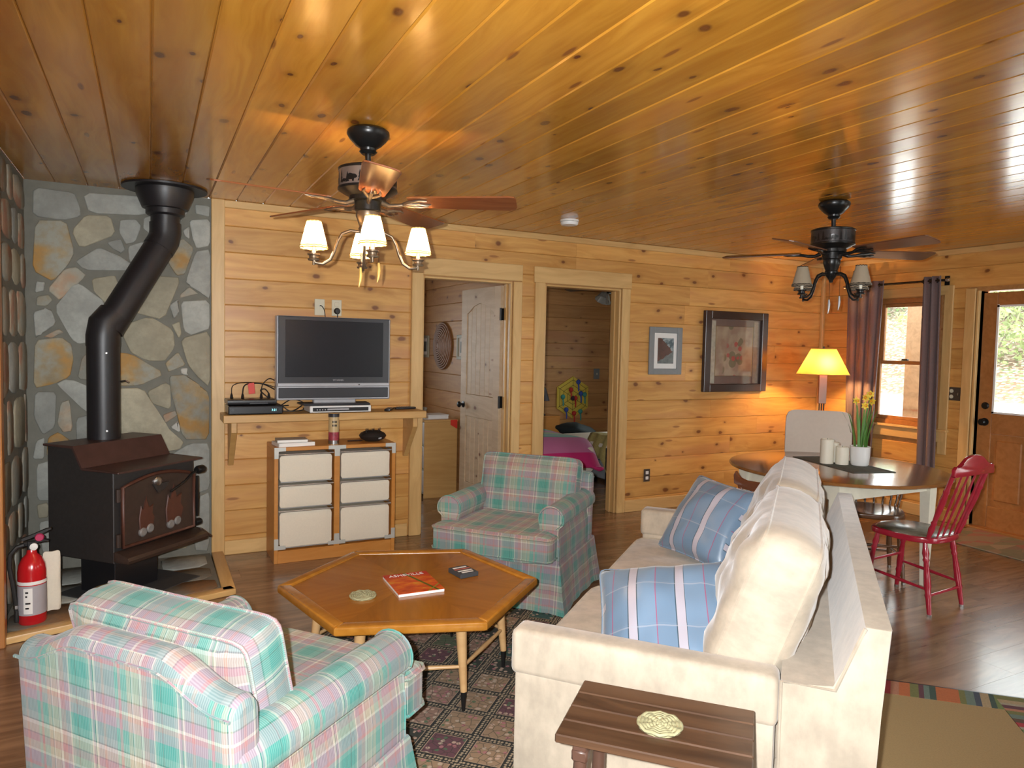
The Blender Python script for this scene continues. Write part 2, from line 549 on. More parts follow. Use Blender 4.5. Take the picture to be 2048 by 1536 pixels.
TEAL, MINT, LAV, PINK, OFFW, MAUVE, SAND, DKG = (0.13, 0.35, 0.31), (0.25, 0.42, 0.37), (0.37, 0.31, 0.35), (0.50, 0.30, 0.30), (0.72, 0.68, 0.60), (0.27, 0.17, 0.17), (0.52, 0.47, 0.37), (0.08, 0.17, 0.14)
def plaid_mat(name):
    t = NT(name)
    uv = t.sep(t.coord('UV'))
    A = [(0, LAV), (.10, PINK), (.13, LAV), (.20, OFFW), (.225, DKG), (.235, LAV), (.26, OFFW), (.275, MINT), (.31, TEAL), (.44, DKG), (.45, TEAL), (.50, MINT), (.53, OFFW), (.545, LAV), (.60, PINK), (.66, OFFW), (.685, MAUVE), (.695, SAND), (.76, OFFW), (.775, DKG), (.785, SAND), (.83, MINT), (.90, PINK), (.93, MINT), (.97, LAV)]
    Bs = [(0, TEAL), (.12, MINT), (.16, PINK), (.19, LAV), (.28, OFFW), (.30, SAND), (.36, PINK), (.42, MAUVE), (.43, SAND), (.50, OFFW), (.53, DKG), (.54, MINT), (.60, TEAL), (.70, LAV), (.78, PINK), (.82, OFFW), (.84, LAV), (.92, DKG), (.93, MINT)]
    a = stripes_tex(t, uv[0], 0.295, A)
    b = stripes_tex(t, uv[1], 0.33, Bs)
    col = t.mix(0.5, a, b)
    # pull contrast back up after averaging, then the woven rib
    hsv = t.n('ShaderNodeHueSaturation')
    hsv.inputs['Saturation'].default_value = 1.35
    hsv.inputs['Value'].default_value = 0.60
    t.set(hsv.inputs['Color'], col)
    rib = t.n('ShaderNodeTexWave', wave_type='BANDS', bands_direction='X')
    rib.inputs['Scale'].default_value = 55
    rib.inputs['Distortion'].default_value = 1.0
    t.set(rib.inputs['Vector'], t.coord('UV'))
    col = t.mix(t.math('MULTIPLY', rib.outputs[1], 0.09), hsv.outputs[0], (0.9, 0.9, 0.85))
    t.bump(t.math('ADD', rib.outputs[1], t.noise(t.coord(), 9, 2)), 0.12, 0.004)
    return t.done(col, 0.9, sheen=0.15)
PLAID = plaid_mat('plaid_upholstery')

def suede(name, base):
    t = NT(name)
    co = t.coord()
    n1 = t.noise(co, 7, 5, 0.62)
    n2 = t.noise(t.vec('MULTIPLY', co, (1, 1, 0.4)), 23, 4, 0.6)
    f = t.math('ADD', t.math('MULTIPLY', n1, 0.6), t.math('MULTIPLY', n2, 0.4))
    col = t.mix(t.sstep(f, 0.32, 0.68), [q * 0.80 for q in base], [min(0.8, q * 1.12) for q in base])
    t.bump(t.noise(co, 14, 3, 0.5), 0.12, 0.01)
    return t.done(col, 0.85, sheen=0.35)
MICRO = suede('beige_microsuede', (0.455, 0.385, 0.295))

def pillow_mat(name):
    t = NT(name)
    uv = t.sep(t.coord('UV'))
    Bl, Lt, Dk, Pk, Wt = (0.15, 0.235, 0.34), (0.17, 0.26, 0.37), (0.05, 0.09, 0.12), (0.30, 0.11, 0.20), (0.42, 0.40, 0.46)
    col = stripes_tex(t, t.math('ADD', uv[0], 0.225), 0.452, [(0, Bl), (.10, Pk), (.109, Bl), (.23, Dk), (.236, Wt), (.30, Dk), (.306, Lt), (.44, Pk), (.449, Bl), (.58, Dk), (.586, Wt), (.65, Dk), (.656, Lt), (.80, Pk), (.808, Bl), (.93, Dk), (.938, Bl)])
    line = t.ramp(t.math('FRACT', t.math('ADD', t.math('DIVIDE', uv[1], 0.16), 20.3)), [(0, (0, 0, 0)), (.9, (0.45, 0.45, 0.45)), (.93, (0, 0, 0)), (.96, (0.1, 0.1, 0.1)), (.97, (0, 0, 0))], 'CONSTANT')
    col = t.mix(line, col, (0.40, 0.42, 0.48))
    t.bump(t.noise(t.coord(), 8, 3), 0.15, 0.01)
    return t.done(col, 0.36, sheen=0.25)
SATIN = pillow_mat('blue_plaid_satin')

def rug_mat(name):
    t = NT(name)
    co = t.coord()
    x, y, z = t.sep(co)[:3]
    P = 0.172
    ux, uy = t.math('DIVIDE', x, P), t.math('DIVIDE', y, P)
    cx, cy = t.math('FLOOR', ux), t.math('FLOOR', uy)
    fx, fy = t.math('FRACT', t.math('ADD', ux, 50.0)), t.math('FRACT', t.math('ADD', uy, 50.0))
    wn = t.n('ShaderNodeTexWhiteNoise', noise_dimensions='3D')
    t.set(wn.inputs['Vector'], t.comb(cx, cy, 3.0))
    base = t.ramp(wn.outputs['Value'], [(0, (0.032, 0.036, 0.030)), (.22, (0.27, 0.185, 0.115)), (.42, (0.085, 0.105, 0.062)), (.55, (0.115, 0.050, 0.062)), (.68, (0.030, 0.085, 0.080)), (.78, (0.25, 0.155, 0.115)), (.92, (0.036, 0.036, 0.038))], 'CONSTANT')
    vo = t.voro(co, 42.0, 'F1', '2D')
    cr = t.sep(vo['Color'])
    fl = t.math('MULTIPLY', t.sstep(vo['Distance'], 0.42, 0.30), t.math('LESS_THAN', cr[0], 0.55))
    flc = t.ramp(cr[1], [(0, (0.46, 0.33, 0.25)), (.35, (0.36, 0.15, 0.16)), (.55, (0.07, 0.13, 0.07)), (.75, (0.42, 0.34, 0.26))], 'CONSTANT')
    col = t.mix(t.math('MULTIPLY', fl, 0.9), base, flc)
    vine = t.voro(co, 30.0, 'DISTANCE_TO_EDGE', '2D')['Distance']
    col = t.mix(t.math('MULTIPLY', t.sstep(vine, 0.07, 0.03), 0.6), col, (0.025, 0.032, 0.022))
    ex = t.math('MINIMUM', fx, t.math('SUBTRACT', 1.0, fx))
    ey = t.math('MINIMUM', fy, t.math('SUBTRACT', 1.0, fy))
    e = t.math('MINIMUM', ex, ey)
    col = t.mix(t.math('LESS_THAN', e, 0.125), col, (0.34, 0.25, 0.17))
    col = t.mix(t.math('LESS_THAN', e, 0.105), col, (0.018, 0.020, 0.018))
    ch = t.voro(co, 70.0, 'F1', '2D', 0.25)['Distance']
    col = t.mix(t.math('MULTIPLY', t.math('LESS_THAN', e, 0.07), t.sstep(ch, 0.45, 0.3)), col, (0.34, 0.27, 0.18))
    t.bump(t.noise(co, 220, 2), 0.3, 0.003)
    return t.done(col, 0.95)
RUG = rug_mat('oriental_panel_rug')

GL = NT('window_glass')
GL.t.nodes.remove(GL.p)
_tr, _gl, _mx, _fr = GL.n('ShaderNodeBsdfTransparent'), GL.n('ShaderNodeBsdfGlossy'), GL.n('ShaderNodeMixShader'), GL.n('ShaderNodeFresnel')
_gl.inputs['Roughness'].default_value = 0.02
_tr.inputs[0].default_value = (0.97, 0.99, 0.98, 1)
_fr.inputs[0].default_value = 1.3
GL.t.links.new(_fr.outputs[0], _mx.inputs[0]); GL.t.links.new(_tr.outputs[0], _mx.inputs[1]); GL.t.links.new(_gl.outputs[0], _mx.inputs[2]); GL.t.links.new(_mx.outputs[0], GL.o.inputs[0])
GLASS = GL.m
GP = NT('picture_glass')
GP.t.nodes.remove(GP.p)
_tr, _gl, _mx = GP.n('ShaderNodeBsdfTransparent'), GP.n('ShaderNodeBsdfGlossy'), GP.n('ShaderNodeMixShader')
_gl.inputs['Roughness'].default_value = 0.05
_mx.inputs[0].default_value = 0.03
GP.t.links.new(_tr.outputs[0], _mx.inputs[1]); GP.t.links.new(_gl.outputs[0], _mx.inputs[2]); GP.t.links.new(_mx.outputs[0], GP.o.inputs[0])
PICGLASS = GP.m

def shade_mat(name, col, trans=0.6, emit=0.0):
    t = NT(name)
    t.t.nodes.remove(t.p)
    n_ = t.noise(t.coord(), 60, 3)
    c = t.mix(n_, [q * 0.92 for q in col], col)
    a, b, m_ = t.n('ShaderNodeBsdfDiffuse'), t.n('ShaderNodeBsdfTranslucent'), t.n('ShaderNodeMixShader')
    t.set(a.inputs[0], c); t.set(b.inputs[0], c)
    m_.inputs[0].default_value = trans
    t.t.links.new(a.outputs[0], m_.inputs[1]); t.t.links.new(b.outputs[0], m_.inputs[2]); t.t.links.new(m_.outputs[0], t.o.inputs[0])
    return t.m
SHADE = shade_mat('cream_parchment_shade', (0.85, 0.72, 0.50))
SHADE_GREY = shade_mat('taupe_shade', (0.45, 0.38, 0.28), 0.25)
SHADE_LAMP = shade_mat('amber_linen_shade', (0.60, 0.31, 0.07), 0.30)
def emit_mat(name, col, k):
    t = NT(name)
    t.t.nodes.remove(t.p)
    e = t.n('ShaderNodeEmission')
    e.inputs[0].default_value = tuple(col) + (1,)
    e.inputs[1].default_value = k
    t.t.links.new(e.outputs[0], t.o.inputs[0])
    return t.m
BULB = emit_mat('lit_bulb', (1.0, 0.66, 0.34), 800.0)
LAMPBULB = emit_mat('lit_lamp_bulb', (1.0, 0.55, 0.20), 1300.0)
DIGITS = emit_mat('cyan_clock_digits', (0.35, 0.9, 1.0), 1.5)

# ------------------------------------------------------------------ room shell
XL, XR, YF, YB = -1.05, 6.0, -7.6, 3.3
def plank(parent, name, m, L, h, place, t=0.012, c=0.005):
    """one board: length along local X, face towards local -Y, chamfered edges"""
    prof = [(-h / 2 + .0005, c), (-h / 2 + c, 0), (h / 2 - c, 0), (h / 2 - .0005, c), (h / 2 - .0005, t), (-h / 2 + .0005, t)]
    me = bpy.data.meshes.new(name)
    V = [(sx * (L / 2 - .0004), y, z) for sx in (-1, 1) for z, y in prof]
    F = [(5, 4, 3, 2, 1, 0), (6, 7, 8, 9, 10, 11)] + [(i, (i + 1) % 6, 6 + (i + 1) % 6, 6 + i) for i in range(6)]
    me.from_pydata(V, [], F)
    me.materials.append(m)
    return put(name, me, parent, M=place)
def on_rear(x, z, y=0.0): return Matrix.Translation((x, y, z))
def on_right(y, z): return Matrix.Translation((XR, y, z)) @ Matrix.Rotation(-PI / 2, 4, 'Z')
def on_left(y, z): return Matrix.Translation((XL, y, z)) @ Matrix.Rotation(PI / 2, 4, 'Z')
def on_ceiling(x, y, z=H): return frame((x, y, z), (0, 1, 0), (0, 0, 1), (1, 0, 0))
def on_floor(x, y, z=0.0): return frame((x, y, z), (1, 0, 0), (0, 0, -1), (0, 1, 0))

# floor
fl_ = struct('floor', MB().box(((XL + XR) / 2, (YF + YB) / 2, -0.07), (XR - XL + .3, YB - YF + .3, 0.11)), LAM)
rng = random.Random(3)
PW = 0.19
y0 = YF
while y0 < YB:
    near = y0 > -3.9 and y0 < 0.8
    x0 = XL - rng.uniform(0, 1.2)
    while x0 < XR:
        L = 1.3 if near else 3.6
        a, b = max(x0, XL), min(x0 + L, XR)
        if b - a > 0.02:
            plank(fl_, 'plank', LAM, b - a, PW, on_floor((a + b) / 2, y0 + PW / 2), 0.012, 0.0004)
        x0 += L
    y0 += PW

# ceiling boards run towards the rear wall
ce = struct('ceiling', MB().box(((XL + XR) / 2, YF / 2, H + 0.07), (XR - XL + .3, -YF + .3, 0.11)), CEIL)
BW = 0.1742
k = 0
xb = -0.888 - BW
while xb < XR:
    a, b = max(xb, XL), min(xb + BW, XR)
    cuts = [YF, 0.0]
    if k == 12: cuts = [YF, -2.66, 0.0]
    elif k == 15: cuts = [YF, -2.08, 0.0]
    elif k % 3 == 1: cuts = [YF, -5.0 - 0.3 * (k % 5), 0.0]
    for y1, y2 in zip(cuts, cuts[1:]):
        plank(ce, 'board', CEIL, y2 - y1, b - a, on_ceiling((a + b) / 2, (y1 + y2) / 2), 0.014, 0.006)
    xb += BW
    k += 1
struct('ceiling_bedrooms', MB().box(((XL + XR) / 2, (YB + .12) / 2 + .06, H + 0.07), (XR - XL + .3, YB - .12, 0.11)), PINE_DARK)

# rear wall with two door openings
O1, O2 = (1.506, 2.292), (2.597, 3.385)
DH = 2.025
wr = MB()
for a, b, z0, z1 in ((XL - .15, O1[0], 0, H), (O1[1], O2[0], 0, H), (O2[1], XR + .15, 0, H), (O1[0], O1[1], DH, H), (O2[0], O2[1], DH, H)):
    wr.box(((a + b) / 2, 0.066, (z0 + z1) / 2), (b - a, 0.108, z1 - z0))
wall = struct('wall_rear', wr, PINE_DARK)
rng = random.Random(11)
ROWS = []
z = 2.449 - 14 * 0.1785
while z < 2.44:
    ROWS.append((max(z, 0.0), min(z + 0.1785, H)))
    z += 0.1785
def row(parent, m, a, b, z0, z1, where, joints=1.0):
    if b - a < 0.004: return
    cuts = [a, b]
    if b - a > 1.6 and rng.random() < joints:
        cuts = [a, a + (b - a) * rng.uniform(0.25, 0.75), b]
    for p, q in zip(cuts, cuts[1:]):
        plank(parent, 'plank', m, q - p, z1 - z0, where((p + q) / 2, (z0 + z1) / 2))
for z0, z1 in ROWS:
    if z1 - z0 < .02: continue
    if z0 > DH - 0.02:
        row(wall, PINE, 0.0, 2.9, z0, z1, on_rear)
        row(wall, PINE, 2.9, XR, z0, z1, on_rear)
    elif z1 > DH:
        row(wall, PINE, 0.0, O1[0] - .09, z0, z1, on_rear)
        row(wall, PINE, O1[1] + .08, O2[0] - .08, z0, z1, on_rear)
        row(wall, PINE, O2[1] + .08, XR, z0, z1, on_rear)
    else:
        row(wall, PINE, 0.07, O1[0] - .09, z0, z1, on_rear, 0.3)
        row(wall, PINE, O1[1] + .08, O2[0] - .08, z0, z1, on_rear)
        row(wall, PINE, O2[1] + .08, XR, z0, z1, on_rear)

def trim(name, c, d, bev=0.004, m=None, up=False, M=None):
    """straight moulding; grain along its length"""
    if up:
        mb = MB().box((0, 0, 0), (d[2], d[1], d[0]), bev=bev)
        o = obj(name, mb, m or TRIM, None, 0, M=Matrix.Translation(c) @ Matrix.Rotation(-PI / 2, 4, 'Y'))
    elif d[1] > d[0]:
        mb = MB().box((0, 0, 0), (d[1], d[0], d[2]), bev=bev)
        o = obj(name, mb, m or TRIM, None, 0, M=Matrix.Translation(c) @ Matrix.Rotation(PI / 2, 4, 'Z'))
    else:
        o = obj(name, MB().box((0, 0, 0), d, bev=bev), m or TRIM, None, 0, loc=c)
    o['kind'] = 'structure'
    return o
# corner post beside the stone, crown, base
trim('trim_1', (0.04, -0.014, H / 2), (0.085, 0.028, H), up=True)
trim('trim_2', (3.0, -0.011, H - 0.026), (6.0, 0.022, 0.05))
trim('baseboard_rear', (0.74, -0.009, 0.05), (1.33, 0.018, 0.10))
trim('baseboard_rear.001', (4.74, -0.009, 0.055), (2.52, 0.018, 0.11))
# casings of the two openings
trim('trim_3', (1.459, -0.016, DH / 2 + .01), (0.092, 0.032, DH + .02), up=True)
trim('trim_4', (2.333, -0.011, DH / 2), (0.080, 0.022, DH), up=True)
trim('trim_5', (2.544, -0.011, DH / 2 + .004), (0.096, 0.022, DH + .008), up=True)
trim('trim_6', (3.430, -0.011, DH / 2 + .002), (0.088, 0.022, DH + .004), up=True)
trim('trim_7', (1.895, -0.010, DH + .073), (0.96, 0.020, 0.135))
trim('trim_8', (2.985, -0.010, DH + .073), (1.00, 0.020, 0.135))
for k, (a, b) in enumerate((O1, O2)):
    for x, s in ((a, 1), (b, -1)):
        trim('trim_%d' % (9 + k * 6 + (s < 0)), (x + s * 0.009, 0.066, DH / 2), (0.018, 0.135, DH), up=True)
        trim('trim_%d' % (11 + k * 6 + (s < 0)), (x + s * 0.024, 0.075, DH / 2), (0.012, 0.035, DH), 0.002, up=True)
    trim('trim_%d' % (13 + k * 6), ((a + b) / 2, 0.066, DH - 0.009), (b - a - .036, 0.135, 0.018))
trim('trim_21', (5.982, -0.018, H / 2), (0.036, 0.036, H), up=True)

# right wall: window and entrance door
WIN = (-1.27, -0.60, 0.825, 2.03)
DOOR = (-2.535, -1.605, 0.0, 2.055)
SIDE = (-6.2, -4.2, 0.45, 2.1)
wm = MB()
for a, b, z0, z1 in ((YF, SIDE[0], 0, H), (SIDE[0], SIDE[1], 0, SIDE[2]), (SIDE[0], SIDE[1], SIDE[3], H), (SIDE[1], DOOR[0], 0, H), (DOOR[0], DOOR[1], DOOR[3], H), (DOOR[1], WIN[0], 0, H), (WIN[0], WIN[1], 0, WIN[2]), (WIN[0], WIN[1], WIN[3], H), (WIN[1], 1.2, 0, H), (1.2, 2.4, 0, .85), (1.2, 2.4, 2.05, H), (2.4, YB + .1, 0, H)):
    wm.box((XR + 0.072, (a + b) / 2, (z0 + z1) / 2), (0.12, b - a, z1 - z0))
wright = struct('wall_right', wm, PINE_DARK)
for z0, z1 in ROWS:
    if z1 - z0 < .02: continue
    segs = []
    lo = -3.6
    if z1 <= DOOR[3] + .05:
        segs = [(-1.51, WIN[0] - 0.09), (lo, DOOR[0] - .09)]
        if z1 < WIN[2] - .03: segs = [(-1.51, 0.0), (lo, DOOR[0] - .09)]
        else: segs += [(WIN[1] + .09, 0.0)]
    else:
        segs = [(lo, 0.0)]
    for a, b in segs:
        if b - a > 0.01:
            plank(wright, 'plank', PINE, b - a, z1 - z0, on_right((a + b) / 2, (z0 + z1) / 2))
    plank(wright, 'plank', PINE, lo - SIDE[1] if z1 > SIDE[2] and z0 < SIDE[3] else lo - YF, z1 - z0, on_right((lo + SIDE[1]) / 2 if z1 > SIDE[2] and z0 < SIDE[3] else (lo + YF) / 2, (z0 + z1) / 2))
trim('trim_22', (XR - .011, -1.8, H - 0.026), (0.022, 3.6, 0.05))
trim('trim_23', (XR - .012, -1.535, 1.03), (0.024, 0.085, 2.10), up=True)
trim('trim_24', (XR - .012, -2.59, 1.03), (0.024, 0.085, 2.10), up=True)
trim('trim_25', (XR + .05, -1.594, 1.03), (0.13, 0.022, 2.06), up=True)
trim('trim_26', (XR - .01, -1.345, 1.36), (0.020, 0.080, 1.52), up=True)
trim('trim_27', (XR - .01, -0.545, 1.36), (0.020, 0.080, 1.52), up=True)
trim('trim_28', (XR - .01, -0.935, 2.08), (0.020, 0.82, 0.085))
trim('trim_29', (XR - .02, -0.935, 0.815), (0.060, 0.92, 0.022))
trim('trim_30', (XR - .01, -0.935, 0.755), (0.020, 0.86, 0.095))
trim('baseboard_right', (XR - .009, -0.75, 0.055), (0.018, 1.50, 0.11))
trim('trim_31', (XR + .03, -2.07, 0.012), (0.16, 0.94, 0.024), m=FIR)

# window unit
win = MB()
ya, yb, za, zb = WIN
for c, d in (((XR + .06, ya + .02, (za + zb) / 2), (.10, .04, zb - za)), ((XR + .06, yb - .02, (za + zb) / 2), (.10, .04, zb - za)), ((XR + .06, (ya + yb) / 2, za + .022), (.10, yb - ya - .08, .044)), ((XR + .06, (ya + yb) / 2, zb - .022), (.10, yb - ya - .08, .044))):
    win.box(c, d, bev=.004)
wf = struct('window_1', win, FIR)
for nm, zz0, zz1, xo in (('lower_sash', za + .044, 1.435, .045), ('upper_sash', 1.40, zb - .044, .085)):
    s_ = MB()
    y1, y2 = ya + .04, yb - .04
    for c, d in (((XR + xo, y1 + .018, (zz0 + zz1) / 2), (.034, .036, zz1 - zz0)), ((XR + xo, y2 - .018, (zz0 + zz1) / 2), (.034, .036, zz1 - zz0)), ((XR + xo, (y1 + y2) / 2, zz0 + .017), (.034, y2 - y1 - .072, .034)), ((XR + xo, (y1 + y2) / 2, zz1 - .017), (.034, y2 - y1 - .072, .034))):
        s_.box(c, d, bev=.003)
    so = obj(nm, s_, FIR, wf, 0)
    obj('pane', MB().box((XR + xo, (y1 + y2) / 2, (zz0 + zz1) / 2), (.005, y2 - y1 - .07, zz1 - zz0 - .066)), GLASS, so, 0)
    if nm == 'lower_sash':
        obj('sash_lock', MB().box((XR + .03, -0.93, 1.445), (.03, .06, .018), bev=.004), BRONZE, so)

# entrance door: half glass above two raised panels
dy0, dy1 = DOOR[0] + .015, DOOR[1] - .011
dm = MB()
xd = XR + .055
st = .115
for c, d in (((xd, dy1 - st / 2, 1.03), (.044, st, 2.02)), ((xd, dy0 + st / 2, 1.03), (.044, st, 2.02)), ((xd, (dy0 + dy1) / 2, 1.985), (.044, dy1 - dy0 - 2 * st, .11)), ((xd, (dy0 + dy1) / 2, .92), (.044, dy1 - dy0 - 2 * st, .175)), ((xd, (dy0 + dy1) / 2, .115), (.044, dy1 - dy0 - 2 * st, .19)), ((xd, (dy0 + dy1) / 2, .52), (.044, .10, .62))):
    dm.box(c, d, bev=.004)
dr = struct('door_1', dm, FIR)
yc = (dy0 + dy1) / 2
for s in (-1, 1):
    w_ = (dy1 - dy0 - 2 * st - .10) / 2
    o_ = MB().box((xd, yc + s * (.05 + w_ / 2), .52), (.016, w_, .62)).box((xd - .006, yc + s * (.05 + w_ / 2), .52), (.022, w_ - .08, .52), bev=.010)
    obj('panel', o_, FIR, dr, 0)
gf = MB()
for c, d in (((xd - .02, dy1 - st - .008, 1.47), (.012, .016, .93)), ((xd - .02, dy0 + st + .008, 1.47), (.012, .016, .93)), ((xd - .02, yc, 1.922), (.012, dy1 - dy0 - 2 * st, .016)), ((xd - .02, yc, 1.015), (.012, dy1 - dy0 - 2 * st, .016))):
    gf.box(c, d)
gfo = obj('glazing_bead', gf, WHITE, dr, 0)
obj('pane', MB().box((xd, yc, 1.47), (.006, dy1 - dy0 - 2 * st, .92)), GLASS, dr, 0)
RY = Matrix.Rotation(-PI / 2, 4, 'Y')
for nm, z_, prof in (('door_knob', .93, [(.034, 0), (.034, .006), (.012, .010), (.012, .028), (.026, .036), (.030, .050), (.022, .062), (0, .064)]), ('deadbolt', 1.07, [(.030, 0), (.030, .010), (.024, .014), (.022, .022), (0, .023)])):
    obj(nm, MB().lathe(prof, 20, Matrix.Translation((xd - .022, dy1 - .062, z_)) @ RY), BRONZE, dr)
o_ = MB()
for z_ in (0.3, 1.05, 1.8):
    pass
# side window (outside the frame, lights the room)
def plain_window(name, c, wv, hv, axis):
    m_ = MB()
    q = .05
    for a, b, d in ((-(wv - q) / 2, 0, (q, hv)), ((wv - q) / 2, 0, (q, hv)), (0, -(hv - q) / 2, (wv - 2 * q, q)), (0, (hv - q) / 2, (wv - 2 * q, q)), (0, 0, (q, hv - 2 * q))):
        if axis == 'X': m_.box((c[0], c[1] + a, c[2] + b), (.06, d[0], d[1]))
        else: m_.box((c[0] + a, c[1], c[2] + b), (d[0], .06, d[1]))
    o = struct(name, m_, FIR)
    g = MB().box(c, (.005, wv - 2 * q, hv - 2 * q) if axis == 'X' else (wv - 2 * q, .005, hv - 2 * q))
    obj('pane', g, GLASS, o, 0)
plain_window('window_2', (XR + .07, -5.2, 1.275), 2.0, 1.65, 'X')
plain_window('added_window_3', (XR + .07, 1.8, 1.45), 1.2, 1.2, 'X')  # unseen window added to let daylight into the right bedroom

# front wall behind the camera, its unseen windows added for daylight
fm = MB()
for a, b, z0, z1 in ((XL - .15, -.8, 0, H), (-.8, .6, 0, .8), (-.8, .6, 2.1, H), (.6, 3.8, 0, H), (3.8, 5.6, 0, .12), (3.8, 5.6, 2.25, H), (5.6, XR + .15, 0, H)):
    fm.box(((a + b) / 2, YF - .06, (z0 + z1) / 2), (b - a, .12, z1 - z0))
struct('wall_front', fm, PINE)
plain_window('added_window_4', (4.7, YF - .06, 1.185), 1.8, 2.13, 'Y')
plain_window('added_window_5', (-.1, YF - .06, 1.45), 1.4, 1.3, 'Y')

# left wall: stone to the hearth's edge, boards beyond
wl = struct('wall_left', MB().box((XL - .066, YF / 2, H / 2), (.108, -YF + .2, H)), PINE_DARK)
for z0, z1 in ROWS:
    if z1 - z0 > .02:
        plank(wl, 'plank', PINE, -1.20 - YF, z1 - z0, on_left((-1.20 + YF) / 2, (z0 + z1) / 2))
trim('trim_32', (XL + .028, -1.165, H / 2), (.055, .06, H), m=FIR, up=True)

# bedrooms behind
pm = MB().box((2.41, 1.71, H / 2), (.10, 3.16, H))
part_wall = struct('wall_partition', pm, PINE_DARK)
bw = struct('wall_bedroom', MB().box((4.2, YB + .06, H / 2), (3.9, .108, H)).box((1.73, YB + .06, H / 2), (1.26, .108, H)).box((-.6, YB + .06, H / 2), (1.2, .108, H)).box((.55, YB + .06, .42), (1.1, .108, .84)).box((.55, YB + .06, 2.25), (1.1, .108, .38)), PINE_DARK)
plain_window('added_window_6', (.55, YB + .07, 1.45), 1.1, 1.22, 'Y')  # out of view, added as a daylight source for the left bedroom
struct('wall_bedroom_left', MB().box((XL - .06, 1.7, H / 2), (.12, 3.3, H)), PINE_DARK)
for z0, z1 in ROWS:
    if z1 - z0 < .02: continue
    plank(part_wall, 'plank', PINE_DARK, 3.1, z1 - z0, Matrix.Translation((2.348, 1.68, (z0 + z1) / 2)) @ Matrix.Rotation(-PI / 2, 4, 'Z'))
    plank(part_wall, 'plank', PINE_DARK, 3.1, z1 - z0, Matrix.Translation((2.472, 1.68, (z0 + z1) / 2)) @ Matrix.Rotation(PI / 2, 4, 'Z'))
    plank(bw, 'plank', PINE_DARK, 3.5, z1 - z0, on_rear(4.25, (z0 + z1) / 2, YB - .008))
trim('trim_33', (5.62, YB - .03, H / 2), (.10, .035, H), up=True, m=DOORPINE)

